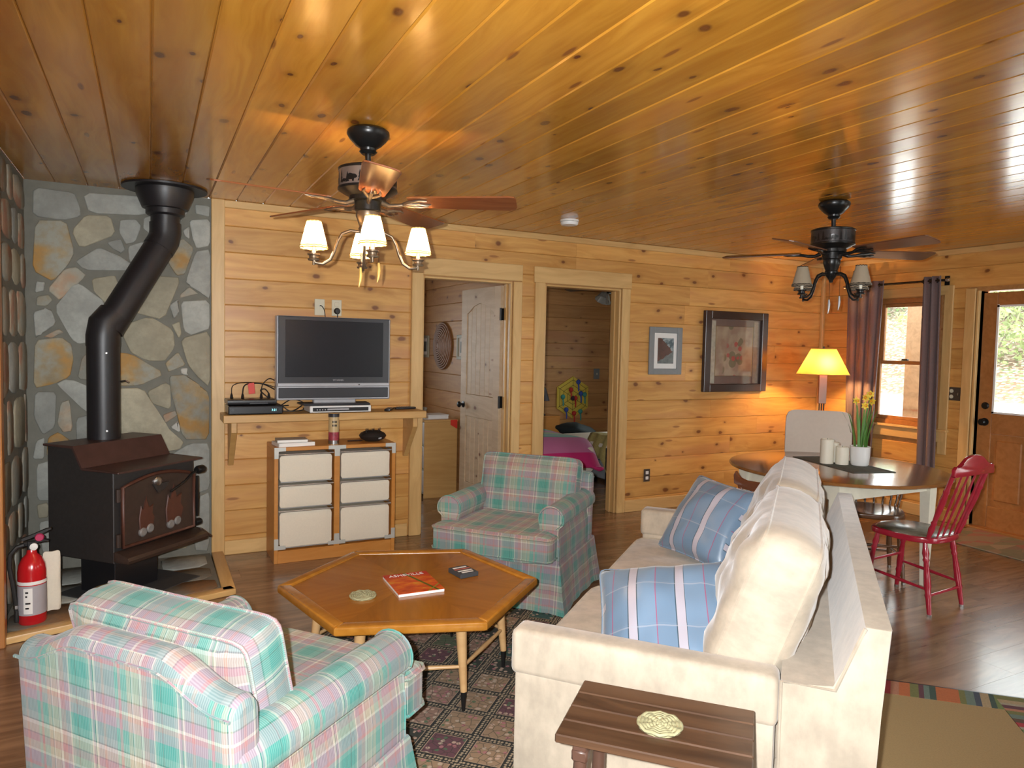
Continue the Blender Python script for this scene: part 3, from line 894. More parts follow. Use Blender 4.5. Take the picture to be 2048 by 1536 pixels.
# ------------------------------------------------------------------ stone corner and hearth
def chaikin(P, it=1, q=.2):
    for _ in range(it):
        Q = []
        for i in range(len(P)):
            a, b = Vector(P[i]), Vector(P[(i + 1) % len(P)])
            Q += [tuple(a.lerp(b, q)), tuple(a.lerp(b, 1 - q))]
        P = Q
    return P
def jitter(P, k, seed):
    r = random.Random(seed)
    return [(x + r.uniform(-k, k), y + r.uniform(-k, k)) for x, y in P]
mw = obj('mortar', MB().box((-.525, .006, H / 2), (1.05, .012, H)), GROUT, wall, 0)
MR = Matrix(((1, 0, 0, 0), (0, 0, -1, 0), (0, 1, 0, 0), (0, 0, 0, 1)))      # polygon (x, z) on the rear wall, proud towards the room
STONES = [
('g',-0.999,2.39,-0.789,2.387,-0.762,2.296,-0.763,2.244,-0.848,2.214,-0.997,2.22),
('g',-0.736,2.388,-0.417,2.407,-0.377,2.325,-0.406,2.293,-0.699,2.268),
('o',-0.989,2.185,-0.839,2.205,-0.794,2.016,-0.829,1.94,-0.905,1.836,-1.001,1.897),
('b',-0.726,2.253,-0.597,2.261,-0.565,2.152,-0.76,2.05,-0.8,2.151),
('g',-0.538,2.243,-0.448,2.258,-0.424,2.21,-0.454,2.117,-0.509,2.09,-0.543,2.17),
('g',-0.403,2.268,-0.352,2.29,-0.332,2.241,-0.353,2.16,-0.404,2.2),
('g',-0.613,2.095,-0.532,2.127,-0.512,2.056,-0.535,2.032,-0.582,2.06),
('g',-0.654,2.063,-0.552,2.015,-0.479,1.972,-0.491,1.926,-0.74,1.916,-0.782,1.969),
('g',-0.494,2.074,-0.404,2.116,-0.404,2.053,-0.47,1.969,-0.485,1.996),
('k',-0.838,1.913,-0.775,1.923,-0.732,1.878,-0.867,1.718,-0.932,1.782),
('b',-0.698,1.859,-0.576,1.888,-0.553,1.83,-0.62,1.708,-0.684,1.78),
('g',-0.993,1.825,-0.947,1.823,-0.95,1.771,-0.994,1.758),
('o',-0.985,1.733,-0.928,1.751,-0.909,1.716,-0.938,1.678,-0.99,1.675),
('g',-0.895,1.663,-0.795,1.807,-0.764,1.821,-0.626,1.712,-0.67,1.561,-0.698,1.468,-0.777,1.453,-0.803,1.477),
('g',-1.004,1.634,-0.951,1.657,-0.915,1.65,-0.891,1.572,-0.967,1.51,-0.998,1.485),
('k',-0.958,1.492,-0.881,1.542,-0.855,1.513,-0.917,1.484),
('o',-0.996,1.461,-0.866,1.482,-0.809,1.434,-0.805,1.355,-0.827,1.238,-0.91,1.201,-1.006,1.178),
('k',-0.757,1.355,-0.671,1.443,-0.673,1.219,-0.779,1.232),
('g',-0.889,1.189,-0.848,1.22,-0.79,1.213,-0.674,1.15,-0.675,0.981,-0.739,1.027),
('g',-1.002,1.141,-0.895,1.14,-0.902,0.932,-0.964,0.885,-1.009,0.99),
('k',-0.875,1.073,-0.823,1.09,-0.814,0.905,-0.856,0.894,-0.889,0.944),
('g',-0.792,0.972,-0.675,1.007,-0.676,0.831,-0.788,0.81),
('o',-0.939,0.866,-0.877,0.888,-0.825,0.837,-0.773,0.722,-0.95,0.744),
('g',-1.005,0.838,-0.959,0.867,-0.961,0.732,-1.017,0.735),
('b',-0.405,1.619,-0.348,1.615,-0.239,1.548,-0.233,1.438,-0.298,1.346,-0.39,1.352,-0.48,1.401,-0.523,1.508,-0.495,1.578),
('o',-0.601,1.393,-0.491,1.389,-0.292,1.262,-0.436,1.185,-0.602,1.186),
('o',-0.286,1.333,-0.204,1.406,-0.163,1.321,-0.263,1.269),
('w',-0.193,1.295,-0.157,1.302,-0.145,1.256,-0.181,1.256),
('o',-0.252,1.243,-0.157,1.249,-0.073,1.17,-0.018,1.13,-0.018,0.822,-0.176,0.828,-0.24,1.125),
('b',-0.186,1.491,-0.012,1.548,-0.012,1.176,-0.097,1.256,-0.145,1.322),
('g',-0.193,1.739,-0.012,1.754,-0.012,1.572,-0.118,1.528,-0.166,1.547),
('b',-0.245,1.586,-0.192,1.608,-0.183,1.524,-0.204,1.503),
('g',-0.256,1.713,-0.204,1.751,-0.204,1.663,-0.23,1.627),
('k',-0.193,1.786,-0.145,1.841,-0.081,1.798,-0.193,1.763),
('g',-0.102,2.072,-0.012,2.091,-0.012,1.772,-0.064,1.811,-0.134,1.859,-0.156,1.876),
('o',-0.245,2.101,-0.176,2.153,-0.112,2.094,-0.166,1.927,-0.214,1.918,-0.261,1.99),
('b',-0.334,1.893,-0.193,1.891,-0.288,1.619,-0.492,1.669),
('g',-0.139,2.283,-0.012,2.296,-0.012,2.132,-0.091,2.102,-0.118,2.169),
('w',-0.176,2.21,-0.139,2.243,-0.136,2.162,-0.16,2.171),
('g',-0.101,2.391,-0.012,2.39,-0.012,2.314,-0.091,2.329),
('g',-0.202,2.334,-0.144,2.41,-0.117,2.401,-0.149,2.323,-0.192,2.266),
('b',-0.614,1.155,-0.413,1.153,-0.334,1.016,-0.282,0.904,-0.182,0.815,-0.206,0.757,-0.288,0.748,-0.616,0.763),
('b',-0.391,1.146,-0.287,1.197,-0.255,1.184,-0.249,1.028,-0.357,1.062),
('k',-0.299,0.983,-0.229,1.014,-0.211,0.981,-0.282,0.93),
('w',-0.253,0.903,-0.211,0.948,-0.194,0.915,-0.2,0.869),
('g',-0.128,0.785,-0.013,0.78,-0.013,0.479,-0.089,0.451,-0.272,0.7),
('b',-0.287,0.668,-0.104,0.435,-0.136,0.093,-0.319,0.079),
('g',-0.082,0.416,-0.013,0.445,-0.014,0.052,-0.111,0.063),
('g',-1.006,0.692,-0.911,0.718,-0.903,0.464,-0.998,0.472),
('b',-1.003,0.441,-0.943,0.449,-0.941,0.36,-0.999,0.359),
('g',-0.989,0.332,-0.936,0.34,-0.858,0.14,-0.98,0.138),
('g',-0.826,0.698,-0.376,0.689,-0.348,0.386,-0.802,0.392),
('b',-0.909,0.385,-0.377,0.321,-0.379,0.086,-0.831,0.121),
]

for i, (c, *v) in enumerate(STONES):
    P = [(v[j], v[j + 1]) for j in range(0, len(v), 2)]
    gx, gz_ = sum(p[0] for p in P) / len(P), sum(p[1] for p in P) / len(P)
    P = [(min(-.006, gx + (a - gx) * 1.05), gz_ + (b - gz_) * 1.05) for a, b in P]
    P = jitter(chaikin(P, q=.13), .004, i)
    obj('stone', MB().prism(P, -.004, .008 + .004 * ((i * 7) % 3), MR, bev=.007, seg=2, both=False), STONE[c], wall, 50)
# side wall: same masonry seen almost edge on
obj('mortar', MB().box((XL - .006, -.565, H / 2), (.012, 1.13, H)), GROUT, wl, 0)
ML = Matrix(((0, 0, 1, XL), (1, 0, 0, 0), (0, 1, 0, 0), (0, 0, 0, 1)))      # polygon (y, z) on the left wall
rng = random.Random(5)
zz = .03
i = 0
while zz < 2.38:
    hh = rng.uniform(.20, .34)
    yy = -1.125
    while yy < -.03:
        ww = min(rng.uniform(.18, .38), -.015 - yy)
        if -.015 - (yy + ww) < .1: ww = -.015 - yy
        z1 = min(zz + hh, 2.425)
        P = [(yy + .012, zz + .012 + rng.uniform(0, .05)), (yy + ww * .5, zz + .01), (yy + ww - .012, zz + .014 + rng.uniform(0, .04)), (yy + ww - .012, z1 - .02 - rng.uniform(0, .05)), (yy + ww * .45, z1 - .01), (yy + .015, z1 - .014 - rng.uniform(0, .04))]
        if z1 - zz > .08:
            obj('stone', MB().prism(chaikin(P), -.004, .005 + rng.uniform(0, .006), ML, bev=.003, seg=1, both=False), STONE['rrgrbr'[i % 6]], wl, 50)
        i += 1
        yy += ww
    zz += hh

HZ = 0.03
hp = [(-1.045, -.003), (-.01, -.003), (-.005, -.80), (-1.045, -1.085)]
he = struct('floor_hearth', MB().prism(hp, .002, HZ - .006), GROUT)
FLAG = [('d', [(-1.03, -.75), (-.72, -.72), (-.70, -.98), (-1.03, -1.06)]), ('d', [(-.68, -.70), (-.36, -.74), (-.33, -.87), (-.68, -.97)]), ('d', [(-.33, -.62), (-.03, -.60), (-.025, -.79), (-.30, -.86)]),
        ('d', [(-.30, -.36), (-.04, -.33), (-.035, -.57), (-.31, -.59)]), ('g', [(-.32, -.03), (-.04, -.03), (-.04, -.30), (-.30, -.33)]), ('g', [(-.68, -.03), (-.35, -.03), (-.34, -.34), (-.66, -.36)]),
        ('g', [(-1.03, -.03), (-.71, -.03), (-.69, -.35), (-1.03, -.38)]), ('g', [(-1.03, -.41), (-.69, -.38), (-.70, -.69), (-1.03, -.72)]), ('d', [(-.66, -.39), (-.35, -.37), (-.35, -.70), (-.66, -.67)])]
for i, (c, P) in enumerate(FLAG):
    obj('flagstone', MB().prism(jitter(chaikin(P), .006, 40 + i), HZ - .012, HZ + .002 * (i % 3), None, bev=.005, both=False), STONE[c], he, 50)
def hearth_trim(name, a, b, wd):
    a, b = Vector(a), Vector(b)
    d = (b - a)
    L = d.length
    o = obj(name, MB().box((0, 0, 0), (L, wd, .036), bev=.006, seg=2), TRIM, None, 30, loc=((a.x + b.x) / 2, (a.y + b.y) / 2, .019), rot=(0, 0, math.atan2(d.y, d.x)))
    o['kind'] = 'structure'
hearth_trim('trim_34', (.033, -.03), (.033, -.86), .075)
hearth_trim('trim_35', (.060, -.825), (-1.02, -1.125), .075)

# ------------------------------------------------------------------ wood stove
S = 0.93
def toward(p): return tuple(CAM + (Vector(p) - CAM) * S)
FLc = toward((-.571, -.556, 0))
TH = 0.76
SW, SD = .629 * S, .525 * S
zb, zt, zp = (1.4833 + (q - 1.4833) * S for q in (.17, .706, .834))
d1, d2 = .228 * S, .295 * S
stv = thing('wood_stove', 'black and rust-stained iron wood stove on the stone hearth', 'stove', (FLc[0], FLc[1], HZ), TH)
zb -= HZ; zt -= HZ; zp -= HZ
# local: x along the front (left to right), y backwards
MX = Matrix(((0, 0, 1, 0), (1, 0, 0, 0), (0, 1, 0, 0), (0, 0, 0, 1)))       # polygon (y, z) extruded along x
side = [(0, zb), (0, zt), (SD - d2, zt), (SD - d1, zp), (SD, zp), (SD, zb)]
body = MB().prism(side, .006, SW - .006, MX, bev=.004)
obj('firebox', body, IRON, stv, 30)
top = MB()
tp = [(-.055, zt), (SD - d2, zt), (SD - d1, zp), (SD + .012, zp), (SD + .012, zp + .012), (SD - d1 - .006, zp + .012), (SD - d2 - .006, zt + .012), (-.055, zt + .010)]
top.prism(tp, -.012, SW + .012, MX, bev=.003)
obj('top_plate', top, IRON_RUST, stv, 30)
# door with arched top
dw0, dw1 = .045, SW - .03
db, dt = zb + .085, zt - .055
arch = [(dw0, db), (dw1, db), (dw1, dt - .03)] + [(dw1 + (dw0 - dw1) * q / 10, dt - .03 + .045 * math.sin(PI * q / 10)) for q in range(1, 10)] + [(dw0, dt - .03)]
MF = Matrix(((1, 0, 0, 0), (0, 0, -1, 0), (0, 1, 0, 0), (0, 0, 0, 1)))      # polygon (x, z) extruded towards -y
door = obj('door', MB().prism(arch, 0, .022, MF, bev=.004), IRON_DOOR, stv, 30)
cx_, cz_ = (dw0 + dw1) / 2, (db + dt) / 2
ring = [Vector((x, -.024, z)) for x, z in arch]
obj('door_rim', MB().tube([tuple(v) for v in ring], .011, 6, closed=True), RUST, door, 60)
obj('draft_boss', MB().lathe([(.03, 0), (.03, .006), (.022, .012), (0, .013)], 14, Matrix.Translation((cx_ - .02, -.022, dt - .035)) @ Matrix.Rotation(PI / 2, 4, 'X')), STEEL, door)
obj('relief_bracket', MB().prism([(cx_ - .06, dt - .045), (cx_ + .06, dt - .045), (cx_ + .03, dt - .085), (cx_ - .02, dt - .10)], .020, .034, MF, bev=.003), IRON, door)
# cast relief: two flames over logs
def flame(x, s, hgt):
    pts = [(-.05, 0), (.045, 0), (.06, .05), (.035, .075), (.05, .12), (.012, .10), (.0, hgt), (-.025, .09), (-.04, .125), (-.055, .06)]
    return [(x + a * s, db + .07 + b * s * 1.15) for a, b in pts]
for x, s in ((cx_ - .10, .95), (cx_ + .10, 1.15)):
    f_ = obj('flame_relief', MB().prism(flame(x, s, .17), .020, .030, MF, bev=.004), RUST, door)
    for q in (-.028, .022):
        obj('log_relief', MB().lathe([(.026, 0), (.026, .012), (.018, .018), (0, .018)], 12, Matrix.Translation((x + q, -.020, db + .055 + .012 * (q > 0))) @ Matrix.Rotation(PI / 2, 4, 'X')), ASHGLASS, door)
obj('latch_handle', MB().tube([(cx_ + .07, -.030, dt - .11), (dw1 - .10, -.055, dt - .06), (dw1 - .05, -.060, dt - .020), (dw1 + .03, -.055, dt - .005)], .008, 8), BRONZE, door)
obj('latch_knob', MB().lathe([(.020, 0), (.026, .012), (.026, .05), (.018, .062), (0, .063)], 12, Matrix.Translation((dw1 - .01, -.055, dt - .008)) @ Matrix.Rotation(PI / 2, 4, 'Y')), BRONZE, door)
for z_ in (db + .04, dt - .07):
    obj('hinge', MB().tube([(dw0 - .02, -.014, z_ - .035), (dw0 - .02, -.014, z_ + .035)], .014, 10), IRON_DOOR, stv)
obj('hinge_rod', MB().tube([(dw1 + .022, -.03, db + .06), (dw1 + .022, -.03, db + .15), (dw1 + .022, -.03, dt - .05)], [.008, .011, .008], 8), BRONZE, stv)
obj('damper_knob', MB().lathe([(.018, 0), (.022, .01), (.022, .04), (0, .045)], 12, Matrix.Translation((dw1 + .01, -.02, db + .02)) @ Matrix.Rotation(PI / 2, 4, 'Y')), BRONZE, stv)
obj('ash_lip', MB().prism([(.0, zb + .01), (.0, zb + .065), (-.02, zb + .07), (-.105, zb + .045), (-.115, zb + .03), (-.105, zb + .01)], .0, SW, MX, bev=.008, seg=2), IRON_DOOR, stv)
obj('pedal', MB().box((0, 0, 0), (.12, .05, .014), bev=.005, M=Matrix.Translation((SW + .045, -.03, zb + .03)) @ Matrix.Rotation(R(38), 4, 'Y')), IRON_DOOR, stv)
bx, by = SW * .5, SD * .5
obj('pedestal', MB().box((bx - .03, by, zb / 2 + .004), (.30, .26, zb + .004), bev=.004), BLACK, stv, 30)
obj('floor_pad', MB().box((bx + .0, by - .05, .004), (.56, .50, .006), bev=.002), SLATE, stv, 0)
# flue pipe from stove top to ceiling (a thing of its own)
ptop = Vector((-.283, -.20, 0))
pbot = Vector((-.62, -.377, 0))
b1 = pbot + Vector((0, 0, 1.50)); t1 = ptop + Vector((0, 0, 2.13))
zl = zp + HZ + .012
flue = thing('stove_pipe', 'black bent stovepipe rising from the stove to the ceiling', 'pipe', (pbot.x, pbot.y, zl))
o0 = Vector((pbot.x, pbot.y, zl))
rp = .088
dd = (t1 - b1).normalized()
def P_(v): return tuple(v - o0)
obj('lower_pipe', MB().tube([P_(Vector((pbot.x, pbot.y, zl))), P_(b1 - Vector((0, 0, .05)))], rp, 28), PIPE, flue, 50)
obj('lower_elbow', MB().tube([P_(b1 - Vector((0, 0, .06))), P_(b1 - Vector((0, 0, .0))), P_(b1 + Vector((0, 0, .05)) + dd * .02), P_(b1 + Vector((0, 0, .02)) + dd * .12)], rp + .003, 28), PIPE, flue, 20)
obj('slanted_pipe', MB().tube([P_(b1 + dd * .05), P_(t1 - dd * .03)], rp - .001, 28), PIPE, flue, 50)
obj('upper_elbow', MB().tube([P_(t1 - dd * .09), P_(t1 - dd * .02), P_(t1 + Vector((0, 0, .03))), P_(t1 + Vector((0, 0, .09)))], rp + .003, 28), PIPE, flue, 20)
obj('upper_pipe', MB().tube([P_(t1 + Vector((0, 0, .05))), P_(ptop + Vector((0, 0, H - .06)))], rp - .004, 28), PIPE, flue, 50)
zc = H - zl - .002
obj('ceiling_collar', MB().lathe([(.100, zc - .175), (.112, zc - .165), (.112, zc - .135), (.132, zc - .13), (.165, zc - .05), (.168, zc - .014), (.245, zc - .012), (.245, zc - .0)], 40, Matrix.Translation((ptop.x - pbot.x, ptop.y - pbot.y, 0))), PIPE, flue, 40)
for q, v in ((0, Vector((pbot.x, pbot.y, zl + .05))), (0, Vector((pbot.x, pbot.y, 1.40)))):
    obj('screw', MB().lathe([(.007, 0), (.007, .004), (0, .006)], 8, Matrix.Translation(P_(v + Vector((.02, -rp, 0)))) @ Matrix.Rotation(PI / 2, 4, 'X')), STEEL, flue)
obj('damper_handle', MB().tube([P_(Vector((pbot.x + rp, pbot.y - .01, 1.23))), P_(Vector((pbot.x + rp + .03, pbot.y - .03, 1.235))), P_(Vector((pbot.x + rp + .045, pbot.y - .03, 1.225)))], .006, 8), STEEL, flue)

# fire extinguisher
ex = thing('fire_extinguisher', 'red fire extinguisher with black hose standing on the hearth by the left wall', 'extinguisher', (-.915, -.945, HZ))
obj('cylinder', MB().lathe([(0, 0), (.058, 0), (.063, .008), (.063, .265), (.058, .30), (.042, .335), (.024, .352), (.020, .375), (0, .375)], 28), EXTRED, ex, 40)
obj('label_band', MB().lathe([(.0638, .05), (.0638, .20)], 28, cap=False), LABEL, ex)
for ang, z0_, z1_, m_ in ((-118, .06, .19, PAPER),):
    o_ = MB()
    rows = [[(.0645 * math.cos(R(ang + a)), .0645 * math.sin(R(ang + a)), z_) for a in (0, 9, 18, 27, 36)] for z_ in (z0_, z1_)]
    obj('white_label', o_.grid(rows), m_, ex)
    for z_, wd in ((.165, 12), (.145, 8), (.110, 20), (.085, 14)):
        rows = [[(.0652 * math.cos(R(ang + 8 + a * wd / 4)), .0652 * math.sin(R(ang + 8 + a * wd / 4)), z_ + q) for a in range(5)] for q in (0, .008)]
        obj('label_mark', MB().grid(rows), BLACK, ex)
obj('lettering_band', MB().lathe([(.0642, .205), (.0642, .222)], 28, cap=False), PAPER, ex)
obj('valve', MB().box((0, 0, .395), (.035, .03, .05), bev=.004).box((-.03, 0, .402), (.04, .018, .018), bev=.003), BLACK, ex)
MB_ = Matrix.Rotation(PI / 2, 4, 'X')
obj('lower_handle', MB().prism([(-.035, .415), (.05, .425), (.075, .418), (.075, .410), (.05, .413), (-.03, .40)], -.012, .012, MB_, bev=.002), BLACK, ex)
obj('squeeze_lever', MB().prism([(-.045, .435), (-.01, .445), (.06, .475), (.085, .480), (.088, .470), (.06, .462), (-.005, .43), (-.04, .42)], -.012, .012, MB_, bev=.002), RUBBER, ex)
obj('gauge', MB().lathe([(.018, 0), (.018, .012), (.015, .014), (0, .014)], 16, Matrix.Translation((.012, -.016, .392)) @ Matrix.Rotation(PI / 2, 4, 'X')), PAPER, ex)
obj('safety_seal', MB().lathe([(.017, -.008), (.021, 0), (.017, .008)], 12, Matrix.Translation((.035, -.012, .435)) @ Matrix.Rotation(PI / 2, 4, 'X')), plain('pink_seal', (.45, .03, .10), .4), ex)
obj('hose', MB().tube([(-.03, -.012, .402), (-.06, -.015, .395), (-.088, -.018, .36), (-.092, -.02, .30), (-.080, -.022, .22), (-.068, -.022, .12), (-.062, -.022, .03)], .011, 10), RUBBER, ex)
obj('nozzle', MB().lathe([(.013, 0), (.015, .01), (.012, .06)], 10, Matrix.Translation((-.062, -.024, .015))), RUBBER, ex)
obj('hose_clip', MB().lathe([(.016, 0), (.016, .018)], 10, Matrix.Translation((-.063, -.024, .085))), STEEL, ex)
# pale cleaning sleeve leaning behind it
o_ = obj('hearth_glove', MB().cushion(.085, .34, .03, .35, 10, 2.4, 5, .10, .012, 4), LINEN, None, 60, loc=(-.838, -.868, HZ + .178), rot=(R(87), 0, R(8)))
tag(o_, 'pale cream fireplace glove propped behind the red extinguisher', 'glove')

# ------------------------------------------------------------------ TV shelf and what stands on it
SZ = 1.0
sh = thing('wall_shelf', 'long pine wall shelf on two brackets under the television', 'shelf', (.75, 0, SZ))
obj('board', MB().box((0, -.145, -.026), (1.40, .285, .052), bev=.004), SHELF, sh, 0)
for s in (-1, 1):
    obj('bracket', MB().prism([(-.003, -.053), (-.24, -.053), (-.24, -.12), (-.225, -.13), (-.03, -.37), (-.003, -.37)], s * .63 - .018, s * .63 + .018, MX, bev=.003), SHELF, sh, 30)

tv = thing('television', 'grey flat-screen television on a silver foot on the pine shelf', 'television', (.80, -.15, SZ))
TW, TH_ = .805, .585
zt0 = .085
tvm = Matrix.Rotation(PI / 2, 4, 'X')
obj('cabinet', MB().box((0, .02, zt0 + TH_ / 2), (TW, .075, TH_), bev=.006).box((0, .075, zt0 + TH_ / 2), (TW * .7, .05, TH_ * .7), bev=.015), SILVER, tv, 30)
obj('bezel', MB().box((0, -.021, zt0 + TH_ * .595), (TW - .022, .010, TH_ * .80), bev=.003), BEZEL, tv, 30)
obj('screen', MB().box((0, -.027, zt0 + TH_ * .615), (TW - .115, .004, TH_ * .675), bev=.001), SCREEN, tv, 0)
obj('trim_strip', MB().box((0, -.023, zt0 + .108), (TW - .012, .012, .026), bev=.004), SILVER, tv, 30)
obj('speaker_grille', MB().box((0, -.021, zt0 + .05), (TW - .03, .008, .072), bev=.003), BEZEL, tv, 30)
put('maker_name', text_mesh('maker_name', 'SYLVANIA', .017, SILVER), tv, M=Matrix.Translation((.02, -.0275, zt0 + .140)) @ tvm)
obj('power_button', MB().lathe([(.005, 0), (.005, .003), (0, .003)], 10, Matrix.Translation((.17, -.029, zt0 + .108)) @ Matrix.Rotation(PI / 2, 4, 'X')), BLACK, tv)
obj('neck', MB().box((0, .01, .058), (.30, .055, .06), bev=.006), SILVER, tv, 30)
obj('foot', MB().cushion(.50, .24, .020, .5, 8, 3, 5, M=Matrix.Translation((0, 0, .075))).box((0, .0, .075), (.02, .02, .005)), BEZEL, tv, 40) if False else obj('foot', MB().prism([(-.25, .06), (.25, .06), (.23, -.115), (-.23, -.115)], .052, .066, bev=.005), BEZEL, tv, 30)

dvd = thing('disc_player', 'slim silver disc player under the television foot', 'disc player', (.82, -.16, SZ))
obj('case', MB().box((0, .0, .027), (.43, .22, .046), bev=.004), WHITE, dvd, 30)
obj('front_panel', MB().box((.0, -.111, .025), (.39, .004, .026), bev=.001), BLACK, dvd, 0)
obj('disc_tray', MB().box((-.02, -.114, .026), (.15, .003, .012), bev=.001), SILVER, dvd, 0)
for q in range(5):
    obj('button', MB().lathe([(.0045, 0), (.0045, .003), (0, .003)], 8, Matrix.Translation((-.165 + q * .018, -.112, .024)) @ Matrix.Rotation(PI / 2, 4, 'X')), SILVER, dvd)
for q in range(4):
    obj('foot', MB().lathe([(.012, 0), (.012, .005)], 8, Matrix.Translation(((-1) ** q * .17, (-1) ** (q // 2) * .08, 0))), BLACK, dvd)

rec = thing('cable_box', 'black cable receiver with cyan clock at the left end of the shelf', 'cable box', (.255, -.155, SZ))
obj('case', MB().box((0, 0, .031), (.345, .22, .056), bev=.004), BLACK, rec, 30)
obj('front_panel', MB().box((0, -.111, .031), (.335, .004, .046), bev=.002), BLACK, rec, 0)
put('clock_display', text_mesh('clock_display', '3:21', .020, DIGITS, .0004), rec, M=Matrix.Translation((.115, -.1137, .030)) @ tvm)
for q in (-.145, .155):
    obj('button', MB().lathe([(.008, 0), (.008, .004), (0, .004)], 12, Matrix.Translation((q, -.112, .032)) @ Matrix.Rotation(PI / 2, 4, 'X')), BEZEL, rec)
mod = thing('media_box', 'thin black box lying on top of the cable receiver', 'media box', (.245, -.150, SZ + .060))
obj('case', MB().prism([(-.165, -.09), (.145, -.09), (.148, .09), (-.17, .09)], .004, .040, bev=.008, seg=2), BLACK, mod, 40)
obj('front_slot', MB().box((.03, -.092, .014), (.12, .006, .012), bev=.002), BEZEL, mod, 0)
for q in (-.13, -.06, .06, .11):
    obj('plug', MB().tube([(q, .02, .040), (q, .025, .062), (q, .026, .075)], [.011, .008, .004], 8), BLACK, mod)
def cable(name, pts, r, m, label, parent=None):
    Q = []
    P = [Vector(p) for p in pts]
    for i in range(len(P) - 1):
        p0, p1, p2, p3 = P[max(i - 1, 0)], P[i], P[i + 1], P[min(i + 2, len(P) - 1)]
        for k in range(6):
            t_ = k / 6
            Q.append(0.5 * ((2 * p1) + (-p0 + p2) * t_ + (2 * p0 - 5 * p1 + 4 * p2 - p3) * t_ ** 2 + (-p0 + 3 * p1 - 3 * p2 + p3) * t_ ** 3))
    Q.append(P[-1])
    o = obj(name, MB().tube([tuple(q) for q in Q], r, 6), m, parent, 60)
    if parent is None: tag(o, label, 'cable')
    return o
zc0 = SZ + .132
cable('power_cable', [(.115, -.125, zc0), (.125, -.12, zc0 + .055), (.20, -.11, zc0 + .075), (.32, -.10, zc0 + .065), (.40, -.08, zc0 + .04)], .003, RUBBER, 'thin cable arching from the left plug of the media box')
cable('video_cable', [(.185, -.125, zc0), (.195, -.12, zc0 + .05), (.235, -.115, zc0 + .068), (.33, -.08, zc0 + .06), (.44, -.05, zc0 - .0)], .0045, RUBBER, 'thick cable looping through the red tag above the media box')
cable('antenna_cable', [(.305, -.125, zc0), (.315, -.12, zc0 + .06), (.36, -.10, zc0 + .10), (.405, -.07, zc0 + .085), (.47, -.05, zc0 + .055)], .0035, RUBBER, 'cable bowing high from the media box to the back of the television')
cable('speaker_cable', [(.355, -.125, zc0), (.33, -.12, zc0 + .03), (.30, -.13, zc0 + .02), (.34, -.13, zc0 - .02), (.42, -.12, SZ + .05), (.50, -.05, SZ + .04)], .0045, RUBBER, 'cable coiled at the right end of the media box')
cable('loose_cable', [(.44, -.10, SZ + .05), (.50, -.12, SZ + .006), (.57, -.09, SZ + .03), (.60, -.05, SZ + .06), (.52, -.04, SZ + .08), (.43, -.07, SZ + .03)], .004, RUBBER, 'tangled black cable between receiver and disc player')
cable('loose_cable', [(.44, -.14, SZ + .01), (.52, -.16, SZ + .008), (.585, -.12, SZ + .012), (.60, -.06, SZ + .02)], .004, RUBBER, 'black cable lying flat on the shelf beside the disc player')
o_ = obj('cable_tag', MB().box((0, 0, 0), (.042, .004, .075), bev=.001), RED, None, 0, loc=(.243, -.119, zc0 + .035), rot=(0, R(-6), 0))
tag(o_, 'red tape tag wrapped on a cable above the media box', 'tag')
for nm, x_, yv, rz_, lab in (('remote_control', 1.20, -.17, 1.1, 'black remote control lying beside the disc player'), ('remote_control', 1.345, -.10, .15, 'black remote control alone at the right end of the shelf')):
    rm = thing(nm, lab, 'remote control', (x_, yv, SZ), rz_, None)
    obj('body', MB().box((0, 0, .009), (.165, .045, .016), bev=.005, seg=2), BLACK, rm, 40)
    kb = MB()
    for a in range(6):
        for b in range(3):
            kb.box((-.06 + a * .02, -.012 + b * .012, .018), (.010, .007, .003))
    ko = obj('keypad', kb, BEZEL, rm, 0); ko['kind'] = 'stuff'

# plates above the television
def wall_plate(name, x_, z_, m_, label, kind, wd=.072, ht=.118, y_=-.004):
    t_ = thing(name, label, 'switch' if 'switch' in kind else 'outlet', (x_, y_, z_))
    obj('plate', MB().box((0, 0, 0), (wd, .007, ht), bev=.003), m_, t_, 30)
    return t_
pl = wall_plate('cable_plate', .722, 1.745, IVORY, 'ivory coaxial wall plate left of the plugged one, above the television', 'jack')
obj('jack', MB().tube([(0, -.003, .01), (0, -.014, .01)], .005, 8), STEEL, pl)
pl = wall_plate('power_outlet', .845, 1.745, IVORY, 'ivory outlet with a black plug in it above the television', 'outlet')
obj('receptacle', MB().box((0, -.004, .024), (.034, .005, .030), bev=.004).box((0, -.004, -.024), (.034, .005, .030), bev=.004), IVORY, pl, 30)
pg = thing('power_plug', 'black round plug in the lower socket above the television', 'plug', (.845, -.011, 1.721))
obj('body', MB().lathe([(.020, 0), (.024, .010), (.016, .028), (0, .030)], 14, Matrix.Rotation(PI / 2, 4, 'X')), RUBBER, pg)
cable('cord', [(0, -.022, -.008), (0, -.024, -.03), (0, -.014, -.07), (0.002, .0, -.12)], .004, RUBBER, '', pg)
cable('coaxial_cable', [(.722, -.02, 1.755), (.728, -.032, 1.755), (.748, -.03, 1.73), (.757, -.025, 1.69), (.76, -.03, 1.63)], .003, RUBBER, 'thin coaxial cable hanging from the ivory plate behind the television')

